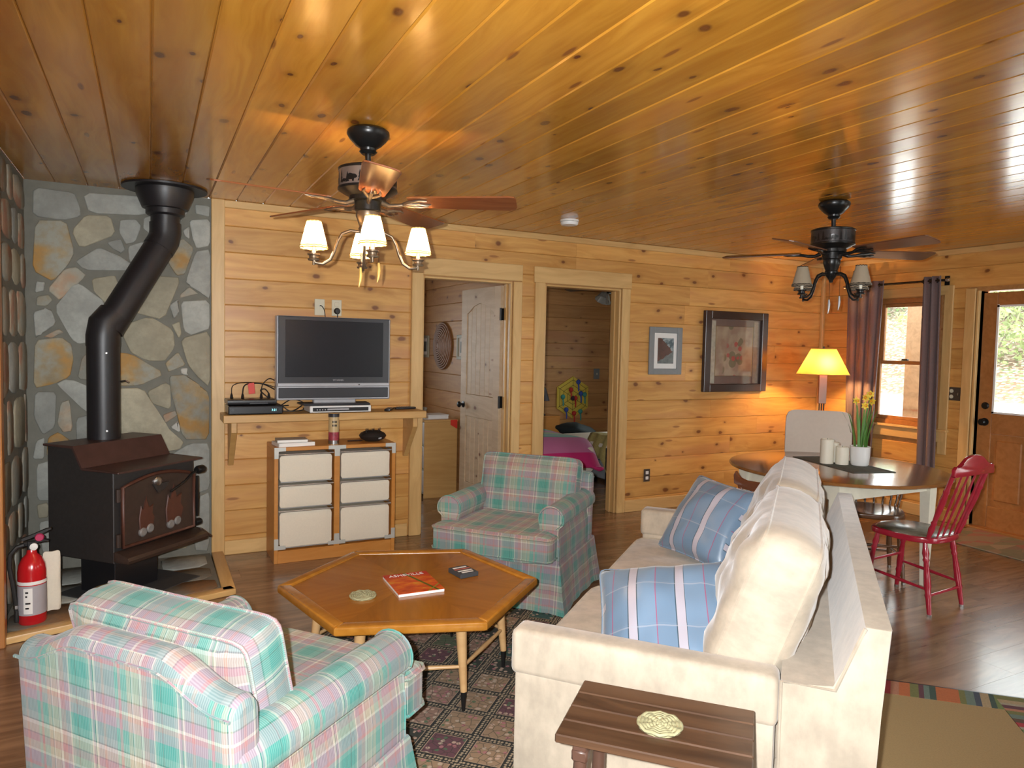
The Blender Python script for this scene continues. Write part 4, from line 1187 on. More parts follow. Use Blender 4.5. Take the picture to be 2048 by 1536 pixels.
# ------------------------------------------------------------------ cabinet with six fabric drawers
CX, CW, CD, CHt = .775, .835, .335, .785
cab = thing('storage_cabinet', 'orange wood cabinet with six cream cloth drawers under the shelf', 'cabinet', (CX, -.025, 0))
tk = .026
zb0 = .085
for s in (-1, 0, 1):
    obj('upright', MB().box((s * (CW - tk) / 2, -CD / 2, (CHt - tk) / 2), (tk, CD, CHt - tk), bev=.002), CAB, cab, 0, ) if s else obj('divider', MB().box((0, -CD / 2, (CHt - tk + zb0) / 2), (tk + .012, CD - .004, CHt - tk - zb0), bev=.002), CAB, cab, 0)
obj('top', MB().box((0, -CD / 2, CHt - tk / 2), (CW, CD, tk), bev=.003), CAB, cab, 0)
obj('plinth', MB().box((0, -CD / 2, zb0 / 2), (CW - 2 * tk, CD - .006, zb0), bev=.002), CAB, cab, 0)
obj('back', MB().box((0, -.006, .42), (CW - 2 * tk, .008, .68)), CAB, cab, 0)
cw_ = (CW - 3 * tk - .012) / 2
for s in (-1, 1):
    xc = s * (tk / 2 + .006 + cw_ / 2)
    for z0_, z1_, lab in ((.545, .745, ''), (.37, .535, ''), (.10, .36, '')):
        d_ = obj('drawer', MB().cushion(cw_ - .022, z1_ - z0_ - .02, CD - .03, .94, 10, 3, 14, .015, .006, s + z0_ * 9, 2, .0, M=Matrix.Translation((xc, -CD / 2 - .004, (z0_ + z1_) / 2 - .008)) @ Matrix.Rotation(PI / 2, 4, 'X')), LINEN, cab, 50)
        obj('wire_rim', MB().tube([(xc - cw_ / 2 + .006, -CD + .006, z1_ - .010), (xc + cw_ / 2 - .006, -CD + .006, z1_ - .010), (xc + cw_ / 2 - .006, -.03, z1_ - .010), (xc - cw_ / 2 + .006, -.03, z1_ - .010)], .0045, 6, closed=True), WIRE, d_)
        obj('seam_trim', MB().box((xc, -CD + .004, z0_ + .004), (cw_ - .03, .004, .006)), WIRE, d_, 0)
for x_, z_, k_ in ((-CW / 2, CHt, 1), (CW / 2, CHt, -1), (-CW / 2, zb0 + .01, 1), (CW / 2, zb0 + .01, -1)):
    v_ = -1 if z_ > .4 else 1
    obj('corner_bracket', MB().prism([(x_, z_), (x_ + k_ * .075, z_), (x_ + k_ * .075, z_ + v_ * .026), (x_ + k_ * .028, z_ + v_ * .026), (x_ + k_ * .028, z_ + v_ * .075), (x_, z_ + v_ * .075)], CD, CD + .003, MF, bev=.0008), BRACKET, cab, 0)
for z_, v_ in ((CHt, -1), (zb0 + .01, 1)):
    obj('tee_bracket', MB().prism([(-.06, z_), (.06, z_), (.06, z_ + v_ * .026), (.018, z_ + v_ * .026), (.018, z_ + v_ * .075), (-.018, z_ + v_ * .075), (-.018, z_ + v_ * .026), (-.06, z_ + v_ * .026)], CD, CD + .003, MF, bev=.0008), BRACKET, cab, 0)
zc_ = CHt
bkl = [('white_book', .50, -.245, .0, .245, .175, .024, .12, 'thick white paperback at the bottom of the stack on the cabinet', PAPER), ('white_book', .488, -.235, .024, .20, .15, .018, -.06, 'thin white paperback on top of the stack on the cabinet', PAPER)]
for nm, x_, y_, z_, a, b, c, r_, lab, m_ in bkl:
    bk = thing(nm, lab, 'book', (x_, y_, zc_ + z_), r_, 'paperbacks on the cabinet')
    obj('pages', MB().box((.002, 0, c / 2), (a - .004, b - .004, c - .004)), PAPER, bk, 0)
    obj('cover', MB().box((0, 0, .001), (a, b, .002)).box((0, 0, c - .001), (a, b, .002)).box((-a / 2 + .001, 0, c / 2), (.002, b, c - .004)), plain('grey_cover', (.45, .45, .42), .5) if z_ else WHITE, bk, 0)
can = thing('snack_canister', 'tall printed snack canister standing on the cabinet', 'canister', (.765, -.29, zc_))
obj('tube', MB().lathe([(0, 0), (.036, 0), (.036, .195), (0, .195)], 24), plain('buff_print', (.55, .40, .20), .4), can, 40)
obj('lid', MB().lathe([(.0385, .190), (.0385, .212), (.034, .214), (.034, .210), (0, .210)], 24), BEZEL, can, 40)
obj('foil_base', MB().lathe([(.0365, .002), (.0365, .028)], 24, cap=False), STEEL, can)
obj('print_band', MB().lathe([(.0364, .028), (.0364, .085)], 24, cap=False), plain('red_blue_print', (.30, .04, .06), .4, var=.9, scale=40), can)
for z_ in (.125, .15):
    for q in range(4):
        a0 = -118 + q * 14
        obj('print_mark', MB().grid([[(.0367 * math.cos(R(a0 + a)), .0367 * math.sin(R(a0 + a)), z_ + v) for a in (0, 5, 10)] for v in (0, .014)]), BLACK, can)
o_ = obj('pen', MB().tube([(-.05, 0, .005), (.05, 0, .005), (.062, 0, .005)], [.005, .005, .002], 8), DARKFRAME, None, 60, loc=(.935, -.20, zc_), rot=(0, 0, .05))
tag(o_, 'dark pen lying on the cabinet between canister and dark bowl', 'pen')
bl = thing('dark_bowl', 'low black domed dish on the right of the cabinet top', 'dish', (1.065, -.21, zc_), .1)
obj('body', MB().lathe([(0, .002), (.05, .0), (.085, .018), (.098, .040), (.085, .058), (.05, .075), (0, .080)], 24), RUBBER, bl, 60)
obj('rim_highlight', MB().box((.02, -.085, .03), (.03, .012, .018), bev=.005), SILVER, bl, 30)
for q in range(9):
    obj('tuft', MB().tube([(-.06 + q * .015, -.03 + (q % 3) * .02, .062), (-.065 + q * .016, -.03 + (q % 3) * .02, .094)], [.004, .001], 5), RUBBER, bl)

# ------------------------------------------------------------------ plaid armchairs
def piping(name, cu, M, m, parent, r=.006):
    for loop in cu:
        obj(name, MB().tube([tuple(M @ v) for v in loop], r, 5, closed=True), m, parent, 60)
PIPING = PLAID
def camel(s, hw):
    a = abs(s) / hw
    t_ = min(1.0, max(0.0, (0.90 - a) / 0.56))
    return t_ * t_ * (3 - 2 * t_)
def make_armchair():
    a = thing('armchair', '', 'armchair')
    hw = .37
    obj('frame', MB().box((.36, 0, .19), (.62, .68, .26), bev=.01), PLAID, a, 30)
    # skirt with kick pleats at the corners
    per = []
    x0, x1, s0 = -.012, .70, hw + .004
    def edge(p, q, n):
        for i in range(n):
            t_ = i / n
            per.append((p[0] + (q[0] - p[0]) * t_, p[1] + (q[1] - p[1]) * t_))
    edge((x0, s0), (x1, s0), 14); edge((x1, s0), (x1, -s0), 16); edge((x1, -s0), (x0, -s0), 14); edge((x0, -s0), (x0, s0), 16)
    rows = []
    cxm = (x0 + x1) / 2
    for z_, fl_ in ((.285, 0.0), (.275, .004), (.20, .012), (.11, .022), (.018, .034)):
        r_ = []
        for i, (x, s) in enumerate(per):
            dx = -1 if x <= x0 + 1e-6 else (1 if x >= x1 - 1e-6 else 0)
            ds = -1 if s <= -s0 + 1e-6 else (1 if s >= s0 - 1e-6 else 0)
            wv = math.sin(i * 1.7) * .25 + math.sin(i * .61) * .3
            k = fl_ * (1 + wv * .5)
            corner = abs(x - (x0 if x < cxm else x1)) < .055 and abs(abs(s) - s0) < .07
            if corner: k *= 1.25 + .5 * math.sin(i * 2.4)
            r_.append((x + dx * k, s + ds * k, z_))
        r_.append(r_[0])
        rows.append(r_)
    obj('skirt', MB().grid(rows), PLAID, a, 50)
    # rolled arms
    for sg in (-1, 1):
        ci, zi, r_ = .318, .532, .072
        prof = [(.262, .10), (.262, .475)] + [(ci + r_ * math.cos(R(q)), zi + r_ * math.sin(R(q))) for q in range(205, -30, -15)] + [(.352, .478), (.366, .40), (.368, .10)]
        P = [(s * sg, z_) for s, z_ in prof]
        arm = obj('arm', MB().prism(P, .015, .69, MX_XU, bev=.012, seg=2), PLAID, a, 40)
        obj('arm_piping', MB().tube([(.690, s * sg, z_) for s, z_ in prof], .006, 5, closed=True), PIPING, arm, 60)
    # camel back, leaning slightly
    n = 40
    ss = [-hw + 2 * hw * i / n for i in range(n + 1)]
    top = [(s, .702 + .066 * camel(s, hw)) for s in ss]
    rows = []
    secs = [(-hw - .004, .45, .702)] + [(s, 1.0 if abs(s) < hw - .01 else .80, z_) for s, z_ in top] + [(hw + .004, .45, .702)]
    for s, k, z_ in secs:
        r_ = .046 * k
        uc = .041
        row_ = [(uc - r_, s, .10)] + [(uc - r_ * math.cos(PI * q / 8), s, z_ - .046 + r_ * math.sin(PI * q / 8)) for q in range(9)] + [(uc + r_, s, .10)]
        rows.append(row_)
    mb = MB().grid(rows)
    for e_ in (rows[0], rows[-1]):
        mb.b.faces.new([mb.b.verts.new(p) for p in e_])
    sh_ = Matrix.Identity(4); sh_[0][2] = -.10; sh_[0][3] = .03
    obj('back_frame', mb, PLAID, a, 50, M=sh_)
    obj('back_block', MB().box((.13, 0, .34), (.15, .60, .46), bev=.02, seg=2), PLAID, a, 40)
    obj('back_piping', MB().tube([(-.005, s, z_ - .040) for s, z_ in top], .0045, 5), PIPING, a, 60, M=sh_)
    # T-shaped seat cushion
    tp = [(.13, -.255), (.665, -.255), (.70, -.262), (.70, -.345), (.715, -.362), (.80, -.362), (.825, -.345), (.830, -.2), (.834, 0), (.830, .2), (.825, .345), (.80, .362), (.715, .362), (.70, .345), (.70, .262), (.665, .255), (.13, .255)]
    obj('seat_cushion', MB().prism(tp, .312, .465, None, bev=.030, seg=4), PLAID, a, 40)
    for z_ in (.330, .447):
        obj('seat_piping', MB().tube([(x + (.004 if x > .7 else 0), s * 1.004, z_) for x, s in tp], .006, 5, closed=True), PIPING, a, 60)
    mb = MB().cushion(.63, .40, .20, .56, 18, 2.6, 14, .015, .012, 3, 4, .08)
    seam = mb.seam
    Mc = Matrix.Translation((.205, .01, .600)) @ Matrix.Rotation(R(-14), 4, 'Y') @ Matrix(((0, 0, 1, 0), (1, 0, 0, 0), (0, 1, 0, 0), (0, 0, 0, 1)))
    bc = obj('back_cushion', mb, PLAID, a, 50, M=Mc)
    for lp in seam:
        obj('cushion_piping', MB().tube([tuple(v) for v in lp], .006, 5, closed=True), PIPING, bc, 60)
    return a
MX_XU = Matrix(((0, 0, 1, 0), (1, 0, 0, 0), (0, 1, 0, 0), (0, 0, 0, 1)))
def copy_tree(o, parent=None):
    c = o.copy(); COL.objects.link(c)
    if parent is not None:
        c.parent = parent
    for ch in list(o.children):
        copy_tree(ch, c)
    return c
ac1 = make_armchair()
ac2 = copy_tree(ac1)
for o_, loc, th, lab in ((ac1, (-.452, -3.338, 0), .675, 'plaid armchair in the near foreground, seen from behind its camel back'), (ac2, (1.918, -1.178, 0), 3.856, 'plaid armchair facing the camera between coffee table and doorways')):
    o_.location = loc
    o_.rotation_euler = (0, 0, th)
    o_['label'] = lab
    o_['group'] = 'pair of plaid armchairs'

# ------------------------------------------------------------------ hexagonal coffee table
CTX, CTY, CTZ, CTR = .66, -2.25, .42, .575
ct = thing('coffee_table', 'hexagonal honey-coloured coffee table on tapered legs on the patterned rug', 'coffee table', (CTX, CTY, .0105), R(-18.6))
hexp = lambda r: [(r * math.cos(R(60 * k)), r * math.sin(R(60 * k))) for k in range(6)]
outer, inner = hexp(CTR), hexp(CTR - .062)
for k in range(6):
    a, b = inner[k], inner[(k + 1) % 6]
    # veneer wedge: grain runs from centre to rim
    ang = 60 * k + 30
    Mw = Matrix.Rotation(R(ang), 4, 'Z')
    L_ = (CTR - .062)
    tri = [(0.0, 0.0), (L_ * math.cos(R(30)), -L_ * .5), (L_ * math.cos(R(30)), L_ * .5)]
    obj('veneer_panel', MB().prism(tri, CTZ - .026, CTZ - .008), HONEY, ct, 0, M=Mw)
    ap = CTR * math.cos(R(30))
    hl, il = CTR * .5, (CTR - .062) * .5
    ai = (CTR - .062) * math.cos(R(30))
    pr_ = [(ai, -il), (ap, -hl), (ap, hl), (ai, il)]
    obj('rim', MB().prism(pr_, CTZ - .040, CTZ, bev=.012, seg=3), HONEY_RIM, ct, 30, M=Mw @ Matrix.Identity(4))
obj('underframe', MB().prism(hexp(CTR - .16), CTZ - .065, CTZ - .027), LEGWOOD, ct, 0)
feet = []
for k in range(6):
    c_, s_ = math.cos(R(60 * k)), math.sin(R(60 * k))
    t0, t1 = .40, .425
    lg = obj('leg', MB().tube([(t0 * c_, t0 * s_, CTZ - .03), (t0 * c_, t0 * s_, CTZ - .09), (t1 * c_, t1 * s_, .085)], [.023, .023, .014], 14), LEGWOOD, ct, 50)
    obj('ferrule', MB().tube([(t1 * c_, t1 * s_, .087), (t1 * c_, t1 * s_, .006)], [.0125, .007], 12), BRONZE, lg, 50)
    feet.append((.417 * c_, .417 * s_, .185))
for k in range(6):
    a, b = feet[k], feet[(k + 1) % 6]
    m_ = tuple((p + q) / 2 for p, q in zip(a, b))
    obj('stretcher', MB().tube([a, m_, b], [.007, .011, .007], 8), LEGWOOD, ct, 50)
ZT = CTZ - .008 + .0107
def coaster(loc, r, label):
    c_ = thing('coaster', label, 'coaster', loc)
    o = MB()
    o.lathe([(0, 0), (r - .004, 0), (r - .004, .004), (0, .004)], 28)
    obj('base', o, ROPE, c_, 40)
    q = .006
    while q < r:
        pts = [(q * math.cos(a_), q * math.sin(a_), .006 + .002 * math.sin(a_ * (9 if q > .02 else 5))) for a_ in [2 * PI * i / 36 for i in range(36)]]
        obj('braid', MB().tube(pts, .0052, 6, closed=True), ROPE, c_, 60)
        q += .0092
    return c_
coaster((.419, -2.335, ZT), .058, 'round braided straw coaster on the hexagonal coffee table')
mg = thing('magazine', 'orange magazine titled ASHEVILLE lying on the coffee table', 'magazine', (.658, -2.282, ZT), R(-92 + 90))
# local x: along the lettering, y: up the page
MW, MHt = .205, .262
obj('pages', MB().box((0, 0, .006), (MW - .003, MHt - .003, .011)), PAPER, mg, 0)
def mag_mat():
    t = NT('autumn_leaf_cover')
    co = t.coord()
    x, y, z_ = t.sep(co)[:3]
    n_ = t.noise(t.vec('MULTIPLY', co, (9, 22, 1)), 1.0, 4, .6)
    col = t.ramp(n_, [(.25, (.30, .02, .01)), (.45, (.62, .075, .015)), (.58, (.72, .16, .015)), (.72, (.62, .42, .04)), (.85, (.25, .22, .03))])
    up = t.sstep(y, .06, .10)
    col = t.mix(up, col, (.55, .035, .02))
    d_ = t.math('ABSOLUTE', t.math('SUBTRACT', t.math('MULTIPLY_ADD', y, -.30, .035), x))
    col = t.mix(t.sstep(d_, .009, .004), col, (.10, .12, .01))
    d_ = t.math('ABSOLUTE', t.math('SUBTRACT', t.math('MULTIPLY_ADD', y, .95, .155), x))
    col = t.mix(t.math('MULTIPLY', t.sstep(d_, .007, .003), t.math('LESS_THAN', y, -.04)), col, (.30, .28, .03))
    return t.done(col, .25)
obj('cover', MB().box((0, 0, .0128), (MW, MHt, .0014)), mag_mat(), mg, 0)
put('title', text_mesh('title', 'ASHEVILLE', .040, PAPER, .0003), mg, M=Matrix.Translation((0.0, .104, .0138)) @ Matrix.Diagonal((.86, .95, 1, 1)))
cb = thing('card_box', 'small dark card box with pale stripes on the coffee table', 'card box', (.922, -2.232, ZT), R(8))
obj('box', MB().box((0, 0, .011), (.095, .115, .021), bev=.002), plain('slate_card', (.05, .055, .06), .45), cb, 0)
for y_, m_, wd in ((.035, PAPER, .07), (.012, plain('coral_print', (.55, .14, .10), .5), .08), (-.015, PAPER, .075), (-.038, PAPER, .06)):
    obj('print_band', MB().box((0, y_, .0217), (wd, .012, .0008)), m_, cb, 0)

# ------------------------------------------------------------------ sofa (local +y is the way it faces, x along its length)
SA = .699
SL, SDp, ARM = 1.953, 1.039, .60
so = thing('sofa', 'long beige microsuede sofa facing the coffee table', 'sofa', (.629, -3.29, 0), SA)
MY = Matrix(((0, 0, 1, 0), (-1, 0, 0, 0), (0, 1, 0, 0), (0, 0, 0, 1)))       # polygon (depth, z) extruded along the length
obj('base', MB().box((SL / 2, -.42, .16), (SL - .02, .80, .27), bev=.02, seg=2), MICRO, so, 40)
for x0_ in (0.0, SL - .10):
    am = obj('arm', MB().box((x0_ + .05, -.395, ARM / 2 + .005), (.092, .77, ARM - .02), bev=.014, seg=2), MICRO, so, 40)
    obj('arm_cover', MB().box((x0_ + .05, -.392, ARM - .068), (.106, .79, .145), bev=.022, seg=3), MICRO, am, 40)
bp = [(.79, .02), (1.015, .02), (1.035, .55), (SDp + .012, .780), (SDp - .05, .780), (.925, ARM), (.79, ARM)]
obj('back', MB().prism(bp, .006, SL - .006, MY, bev=.008, seg=2), MICRO, so, 40)
obj('back_seam', MB().tube([(.005, -.792, .03), (.005, -.792, ARM - .002), (.005, -.925, ARM - .002), (.005, -SDp + .05, .776)], .005, 5), MICRO, so, 60)
sc_w = (SL - .20) / 2
for k in range(2):
    xc = .10 + sc_w * (k + .5)
    mb = MB().cushion(sc_w - .006, .80, .17, .82, 14, 3, 14, 0, .010, k * 5 + 1, 3, .05)
    seam = mb.seam
    q = obj('seat_cushion', mb, MICRO, so, 50, loc=(xc, -.395, .375))
    obj('piping', MB().tube([tuple(v) for v in seam[0]], .005, 5, closed=True), MICRO, q, 60)
    wb = (SL - .22) / 2
    mb = MB().cushion(wb - .012, .53, .29, .54, 22, 2.4, 9, .012, .030, k * 9 + 2, 4, .12)
    seam = mb.seam
    ln = R(19)
    Mb = Matrix.Translation((.11 + wb * (k + .5), -.725, .70 - .004 * k)) @ Matrix.Rotation(PI / 2 - 0 + ln, 4, 'X')
    q = obj('back_cushion', mb, MICRO, so, 50, M=Mb)
    for lp in seam:
        obj('piping', MB().tube([tuple(v) for v in lp], .005, 5, closed=True), MICRO, q, 60)
Msofa = Matrix.Translation((.629, -3.29, 0)) @ Matrix.Rotation(SA, 4, 'Z')
def throw_pillow(c, n, roll, size, label, seed):
    N = Vector(n).normalized()
    v_ = (Vector((0, 0, 1)) - N * N.z).normalized()
    u_ = v_.cross(N)
    M = frame(c, u_, v_, N) @ Matrix.Rotation(R(roll), 4, 'Z')
    mb = MB().cushion(size, size, .21, .05, 22, 2.0, 20, .07, .02, seed, 2, 0)
    seam = mb.seam
    p_ = obj('throw_pillow', mb, SATIN, None, 60, M=Msofa @ M)
    tag(p_, label, 'pillow', 'blue satin throw pillows')
    obj('piping', MB().tube([tuple((a + b) / 2) for a, b in zip(*seam)], .006, 6, closed=True), SATIN, p_, 60)
throw_pillow((.375, -.42, .555), (-.6, .05, .75), 16, .48, 'shiny blue plaid throw pillow slumped behind the near sofa arm', 3)
throw_pillow((1.53, -.41, .655), (-.66, .45, .6), -4, .43, 'blue plaid throw pillow propped up at the far end of the sofa', 8)

# ------------------------------------------------------------------ slatted end table with a coaster
ET = thing('end_table', 'small dark slatted end table against the near sofa arm', 'end table', (.760, -3.850, 0), math.atan2(-.331, .312))
ez = .55
for k in range(4):
    wv = .305 / 4
    y_ = -.1525 + wv * (k + .5)
    obj('slat', MB().box((0, y_, ez - .011), (.456, wv - .003, .022), bev=.003), WALNUT, ET, 0)
for s in (-1, 1):
    obj('batten', MB().box((s * .17, 0, ez - .032), (.035, .27, .02), bev=.003), WALNUT_LEG, ET, 0)
    for t_ in (-1, 1):
        obj('leg', MB().box((s * .17, t_ * .115, ez - .055), (.040, .040, .03), bev=.005).tube([(s * .17, t_ * .115, ez - .06), (s * .175, t_ * .12, .30), (s * .18, t_ * .125, .0)], [.017, .019, .014], 10), WALNUT_LEG, ET, 40)
obj('apron', MB().box((0, 0, ez - .06), (.32, .02, .03)), WALNUT_LEG, ET, 0)
coaster((.750, -3.868, ez), .058, 'round braided straw coaster on the dark slatted end table')

# ------------------------------------------------------------------ rugs
rg = obj('area_rug', MB().box((0, 0, 0), (2.42, 1.55, .009), bev=.003), RUG, None, 0)
e1 = Vector((math.cos(R(45)), math.sin(R(45)), 0)); e2 = Vector((math.sin(R(45)), -math.cos(R(45)), 0))
c_ = e1 * (-.134 - 1.21) + e2 * (1.40 + .775)
rg.location = (c_.x, c_.y, .0055)
rg.rotation_euler = (0, 0, R(45))
tag(rg, 'dark oriental rug of flowered panels under the coffee table', 'rug')
sr = thing('striped_rug', 'tan rug with a multicoloured striped border behind the sofa', 'rug', (3.012, -3.590, 0), R(-43))
# local: s = -x (towards the sofa), t = -y (towards the viewer)
Ls, Lt, bw_ = 1.18, 2.2, .135
obj('field', MB().box((-Ls / 2 - bw_ / 2 + .0, -Lt / 2 - bw_ / 2, .0035), (Ls - bw_ - .006, Lt - bw_ - .006, .006)), RUGBACK, sr, 0)
cols = [(.30, .22, .12), (.11, .15, .12), (.035, .06, .045), (.30, .025, .03), (.33, .14, .08), (.12, .16, .05), (.09, .05, .03), (.045, .055, .075), (.28, .24, .17), (.13, .13, .04), (.33, .06, .03), (.36, .10, .03), (.36, .21, .06), (.09, .03, .04)]
SMATS = [plain('rug_stripe', c, .95, 0, .25, 120) for c in cols]
rng = random.Random(9)
x_ = -bw_
def quad(P): return MB().prism(P, .0005, .0068)
while x_ > -Ls:
    w_ = rng.uniform(.018, .036)
    m_ = rng.choice(SMATS)
    sk = .03
    obj('stripe', quad([(min(x_ + sk, -bw_), 0), (min(x_ - w_ + sk, -bw_), 0), (x_ - w_, -bw_), (x_, -bw_)] if x_ - w_ + sk < -bw_ else [(-bw_, 0), (x_ - w_, -bw_), (x_, -bw_)]), m_, sr, 0)
    x_ -= w_
y_ = 0.0
while y_ > -Lt:
    w_ = rng.uniform(.018, .036)
    obj('stripe', quad([(0, y_), (-bw_, y_), (-bw_, y_ - w_), (0, y_ - w_)]), rng.choice(SMATS), sr, 0)
    y_ -= w_
obj('binding', MB().box((-Ls / 2, .004, .0035), (Ls, .008, .007)).box((.004, -Lt / 2, .0035), (.008, Lt, .007)), BLACK, sr, 0)

def mat_tex():
    t = NT('mottled_doormat')
    co = t.coord()
    v_ = t.voro(t.vec('MULTIPLY', co, (1.0, 2.2, 1)), 6.0, 'F1', '2D')
    col = t.ramp(t.sep(v_['Color'])[0], [(0, (.30, .21, .13)), (.25, (.17, .19, .11)), (.45, (.38, .10, .08)), (.6, (.38, .30, .19)), (.8, (.22, .15, .11))], 'CONSTANT')
    n_ = t.noise(co, 20, 4)
    col = t.mix(t.math('MULTIPLY', n_, .7), col, (.34, .26, .18))
    t.bump(t.noise(co, 200, 2), .3, .003)
    return t.done(col, .95)
dm_ = obj('door_mat', MB().box((0, 0, 0), (.60, 1.5, .010), bev=.003), mat_tex(), None, 0, loc=(5.60, -2.38, .006), rot=(0, 0, R(-4)))
tag(dm_, 'mottled red and tan mat on the floor inside the entrance door', 'mat')

# ------------------------------------------------------------------ dining table
DX, DY, DZ = 3.66, -2.07, .745
dt_ = thing('dining_table', 'round wooden dining table with cream apron and legs behind the sofa', 'dining table', (DX, DY, 0))
obj('tabletop', MB().lathe([(0, DZ - .024), (.655, DZ - .024), (.672, DZ - .018), (.675, DZ - .010), (.668, DZ - .002), (.655, DZ), (0, DZ)], 64), TABLETOP, dt_, 30)
for s in (-1, 1):
    obj('apron', MB().box((0, s * .36, DZ - .075), (.84, .022, .10)), CREAM, dt_, 0)
    obj('apron', MB().box((s * .43, 0, DZ - .075), (.022, .70, .10)), CREAM, dt_, 0)
    for t_ in (-1, 1):
        p = []
        for zq, hw_ in ((DZ - .025, .034), (DZ - .14, .034), (0.0, .017)):
            p.append([(s * .43 + a * hw_, t_ * .36 + b * hw_, zq) for a, b in ((-1, -1), (1, -1), (1, 1), (-1, 1), (-1, -1))])
        obj('leg', MB().grid(p), CREAM, dt_, 20)
rn_ = thing('table_runner', 'dark woven runner across the dining table', 'table runner', (3.765, -2.03, DZ), R(-106.3))
obj('cloth', MB().box((0, 0, .002), (.66, .30, .003)), RUNNER, rn_, 0)
for s in (-1, 1):
    obj('edge_band', MB().box((s * .315, 0, .0042), (.014, .30, .0012)), SLATE, rn_, 0)
    obj('edge_band', MB().box((0, s * .142, .0042), (.62, .010, .0012)), SLATE, rn_, 0)
zr = DZ + .0045
for x_, y_, r_, h_, lab in ((3.688, -1.975, .043, .165, 'tall white pillar candle, leftmost on the runner'), (3.752, -2.045, .041, .120, 'short white pillar candle next to the daffodil pot'), (3.790, -1.945, .038, .135, 'white pillar candle half hidden behind the two others')):
    cn = thing('candle', lab, 'candle', (x_, y_, zr), 0, 'pillar candles')
    obj('wax', MB().lathe([(0, 0), (r_, 0), (r_, h_ - .006), (r_ - .006, h_), (r_ * .7, h_ - .008), (0, h_ - .010)], 24), CANDLE, cn, 40)
    obj('wick', MB().tube([(0, 0, h_ - .011), (0, .001, h_ + .004)], .0015, 5), BLACK, cn)
vz = thing('flower_pot', 'white ceramic pot on the dining table, planted with daffodils', 'flower pot', (3.835, -2.115, zr))
obj('pot', MB().lathe([(0, 0), (.050, 0), (.056, .010), (.061, .06), (.063, .118), (.0645, .126), (.060, .128), (.056, .120), (0, .110)], 32), CERAMIC, vz, 40)
dfp = thing('daffodils', 'yellow daffodils with green leaves growing from the white pot', 'flowers', (3.835, -2.115, zr + .115))
rng = random.Random(4)
for k in range(22):
    a_ = rng.uniform(0, 2 * PI); r_ = rng.uniform(.006, .04)
    hgt = rng.uniform(.16, .29); le = rng.uniform(.01, .06)
    pts = []
    for q in range(6):
        t_ = q / 5
        pts.append((math.cos(a_) * (r_ + le * t_ ** 1.8), math.sin(a_) * (r_ + le * t_ ** 1.8), hgt * t_ - .004))
    wd = [.0055 * (1 - .75 * (q / 5) ** 3) for q in range(6)]
    sd = Vector((-math.sin(a_ + .6), math.cos(a_ + .6), 0))
    rows = [[tuple(Vector(p) - sd * w_), tuple(Vector(p) + Vector((math.cos(a_), math.sin(a_), 0)) * .0015), tuple(Vector(p) + sd * w_)] for p, w_ in zip(pts, wd)]
    obj('leaf', MB().grid(rows), LEAF, dfp, 60)
o_ = MB()
rows = [[(-.055, .03, .10), (-.05, .04, .10)], [(-.075, .045, .17), (-.066, .052, .17)], [(-.12, .055, .235), (-.115, .058, .237)]]
obj('leaf', o_.grid(rows), LEAF, dfp, 60)
for k, (dx, dy, dz, ta, tb) in enumerate(((.020, -.012, .335, -.6, .5), (-.045, .012, .315, .3, 1.2), (.058, -.03, .31, -.9, -.3), (-.012, -.03, .285, .1, .9), (.030, -.035, .36, -.4, .1))):
    st_ = obj('stem', MB().tube([(dx * .2, dy * .2, -.004), (dx * .7, dy * .7, dz * .7), (dx, dy, dz)], .0032, 6), LEAF, dfp, 60)
    Mf = Matrix.Translation((dx, dy, dz)) @ Matrix.Rotation(-2.2 + ta, 4, 'Z') @ Matrix.Rotation(R(75) + .2 * tb, 4, 'Y') @ Matrix.Scale(.82, 4)
    fb = MB()
    for q in range(6):
        a_ = q * PI / 3
        c2, s2 = math.cos(a_), math.sin(a_)
        fb.prism([(.006 * c2 - .005 * s2, .006 * s2 + .005 * c2), (.020 * c2 - .0095 * s2, .020 * s2 + .0095 * c2), (.034 * c2, .034 * s2), (.020 * c2 + .0095 * s2, .020 * s2 - .0095 * c2), (.006 * c2 + .005 * s2, .006 * s2 - .005 * c2)], 0, .0015)
    fo = obj('blossom', fb, PETAL, dfp, 0, M=Mf)
    obj('trumpet', MB().lathe([(.006, 0), (.008, .012), (.013, .020), (.011, .021), (.006, .012), (0, .010)], 10), plain('daffodil_trumpet', (.75, .38, .02), .5), fo)

# ------------------------------------------------------------------ dining chairs
def turned(p, q, r, n=10, k=7):
    """turned spindle between two points: swells and rings"""
    P, Q = Vector(p), Vector(q)
    pts, rs = [], []
    prof = [(0, .62), (.08, .75), (.16, 1.0), (.22, .72), (.25, .98), (.28, .70), (.45, .92), (.60, 1.05), (.70, .82), (.74, 1.02), (.78, .78), (.90, .72), (1, .62)]
    for t_, s in prof:
        pts.append(tuple(P.lerp(Q, t_))); rs.append(r * s)
    return MB().tube(pts, rs, n)
def saddle_seat(hw, hd, z_, th, shape):
    pts = []
    n = 28
    for i in range(n):
        a_ = 2 * PI * i / n
        c2, s2 = math.cos(a_), math.sin(a_)
        e = .55
        x = hw * math.copysign(abs(c2) ** e, c2); y = hd * math.copysign(abs(s2) ** e, s2)
        if shape == 'taper': x *= 1 - .10 * (y < 0) * abs(y) / hd
        pts.append((x, y))
    return MB().prism(pts, z_ - th, z_, bev=.009, seg=2)
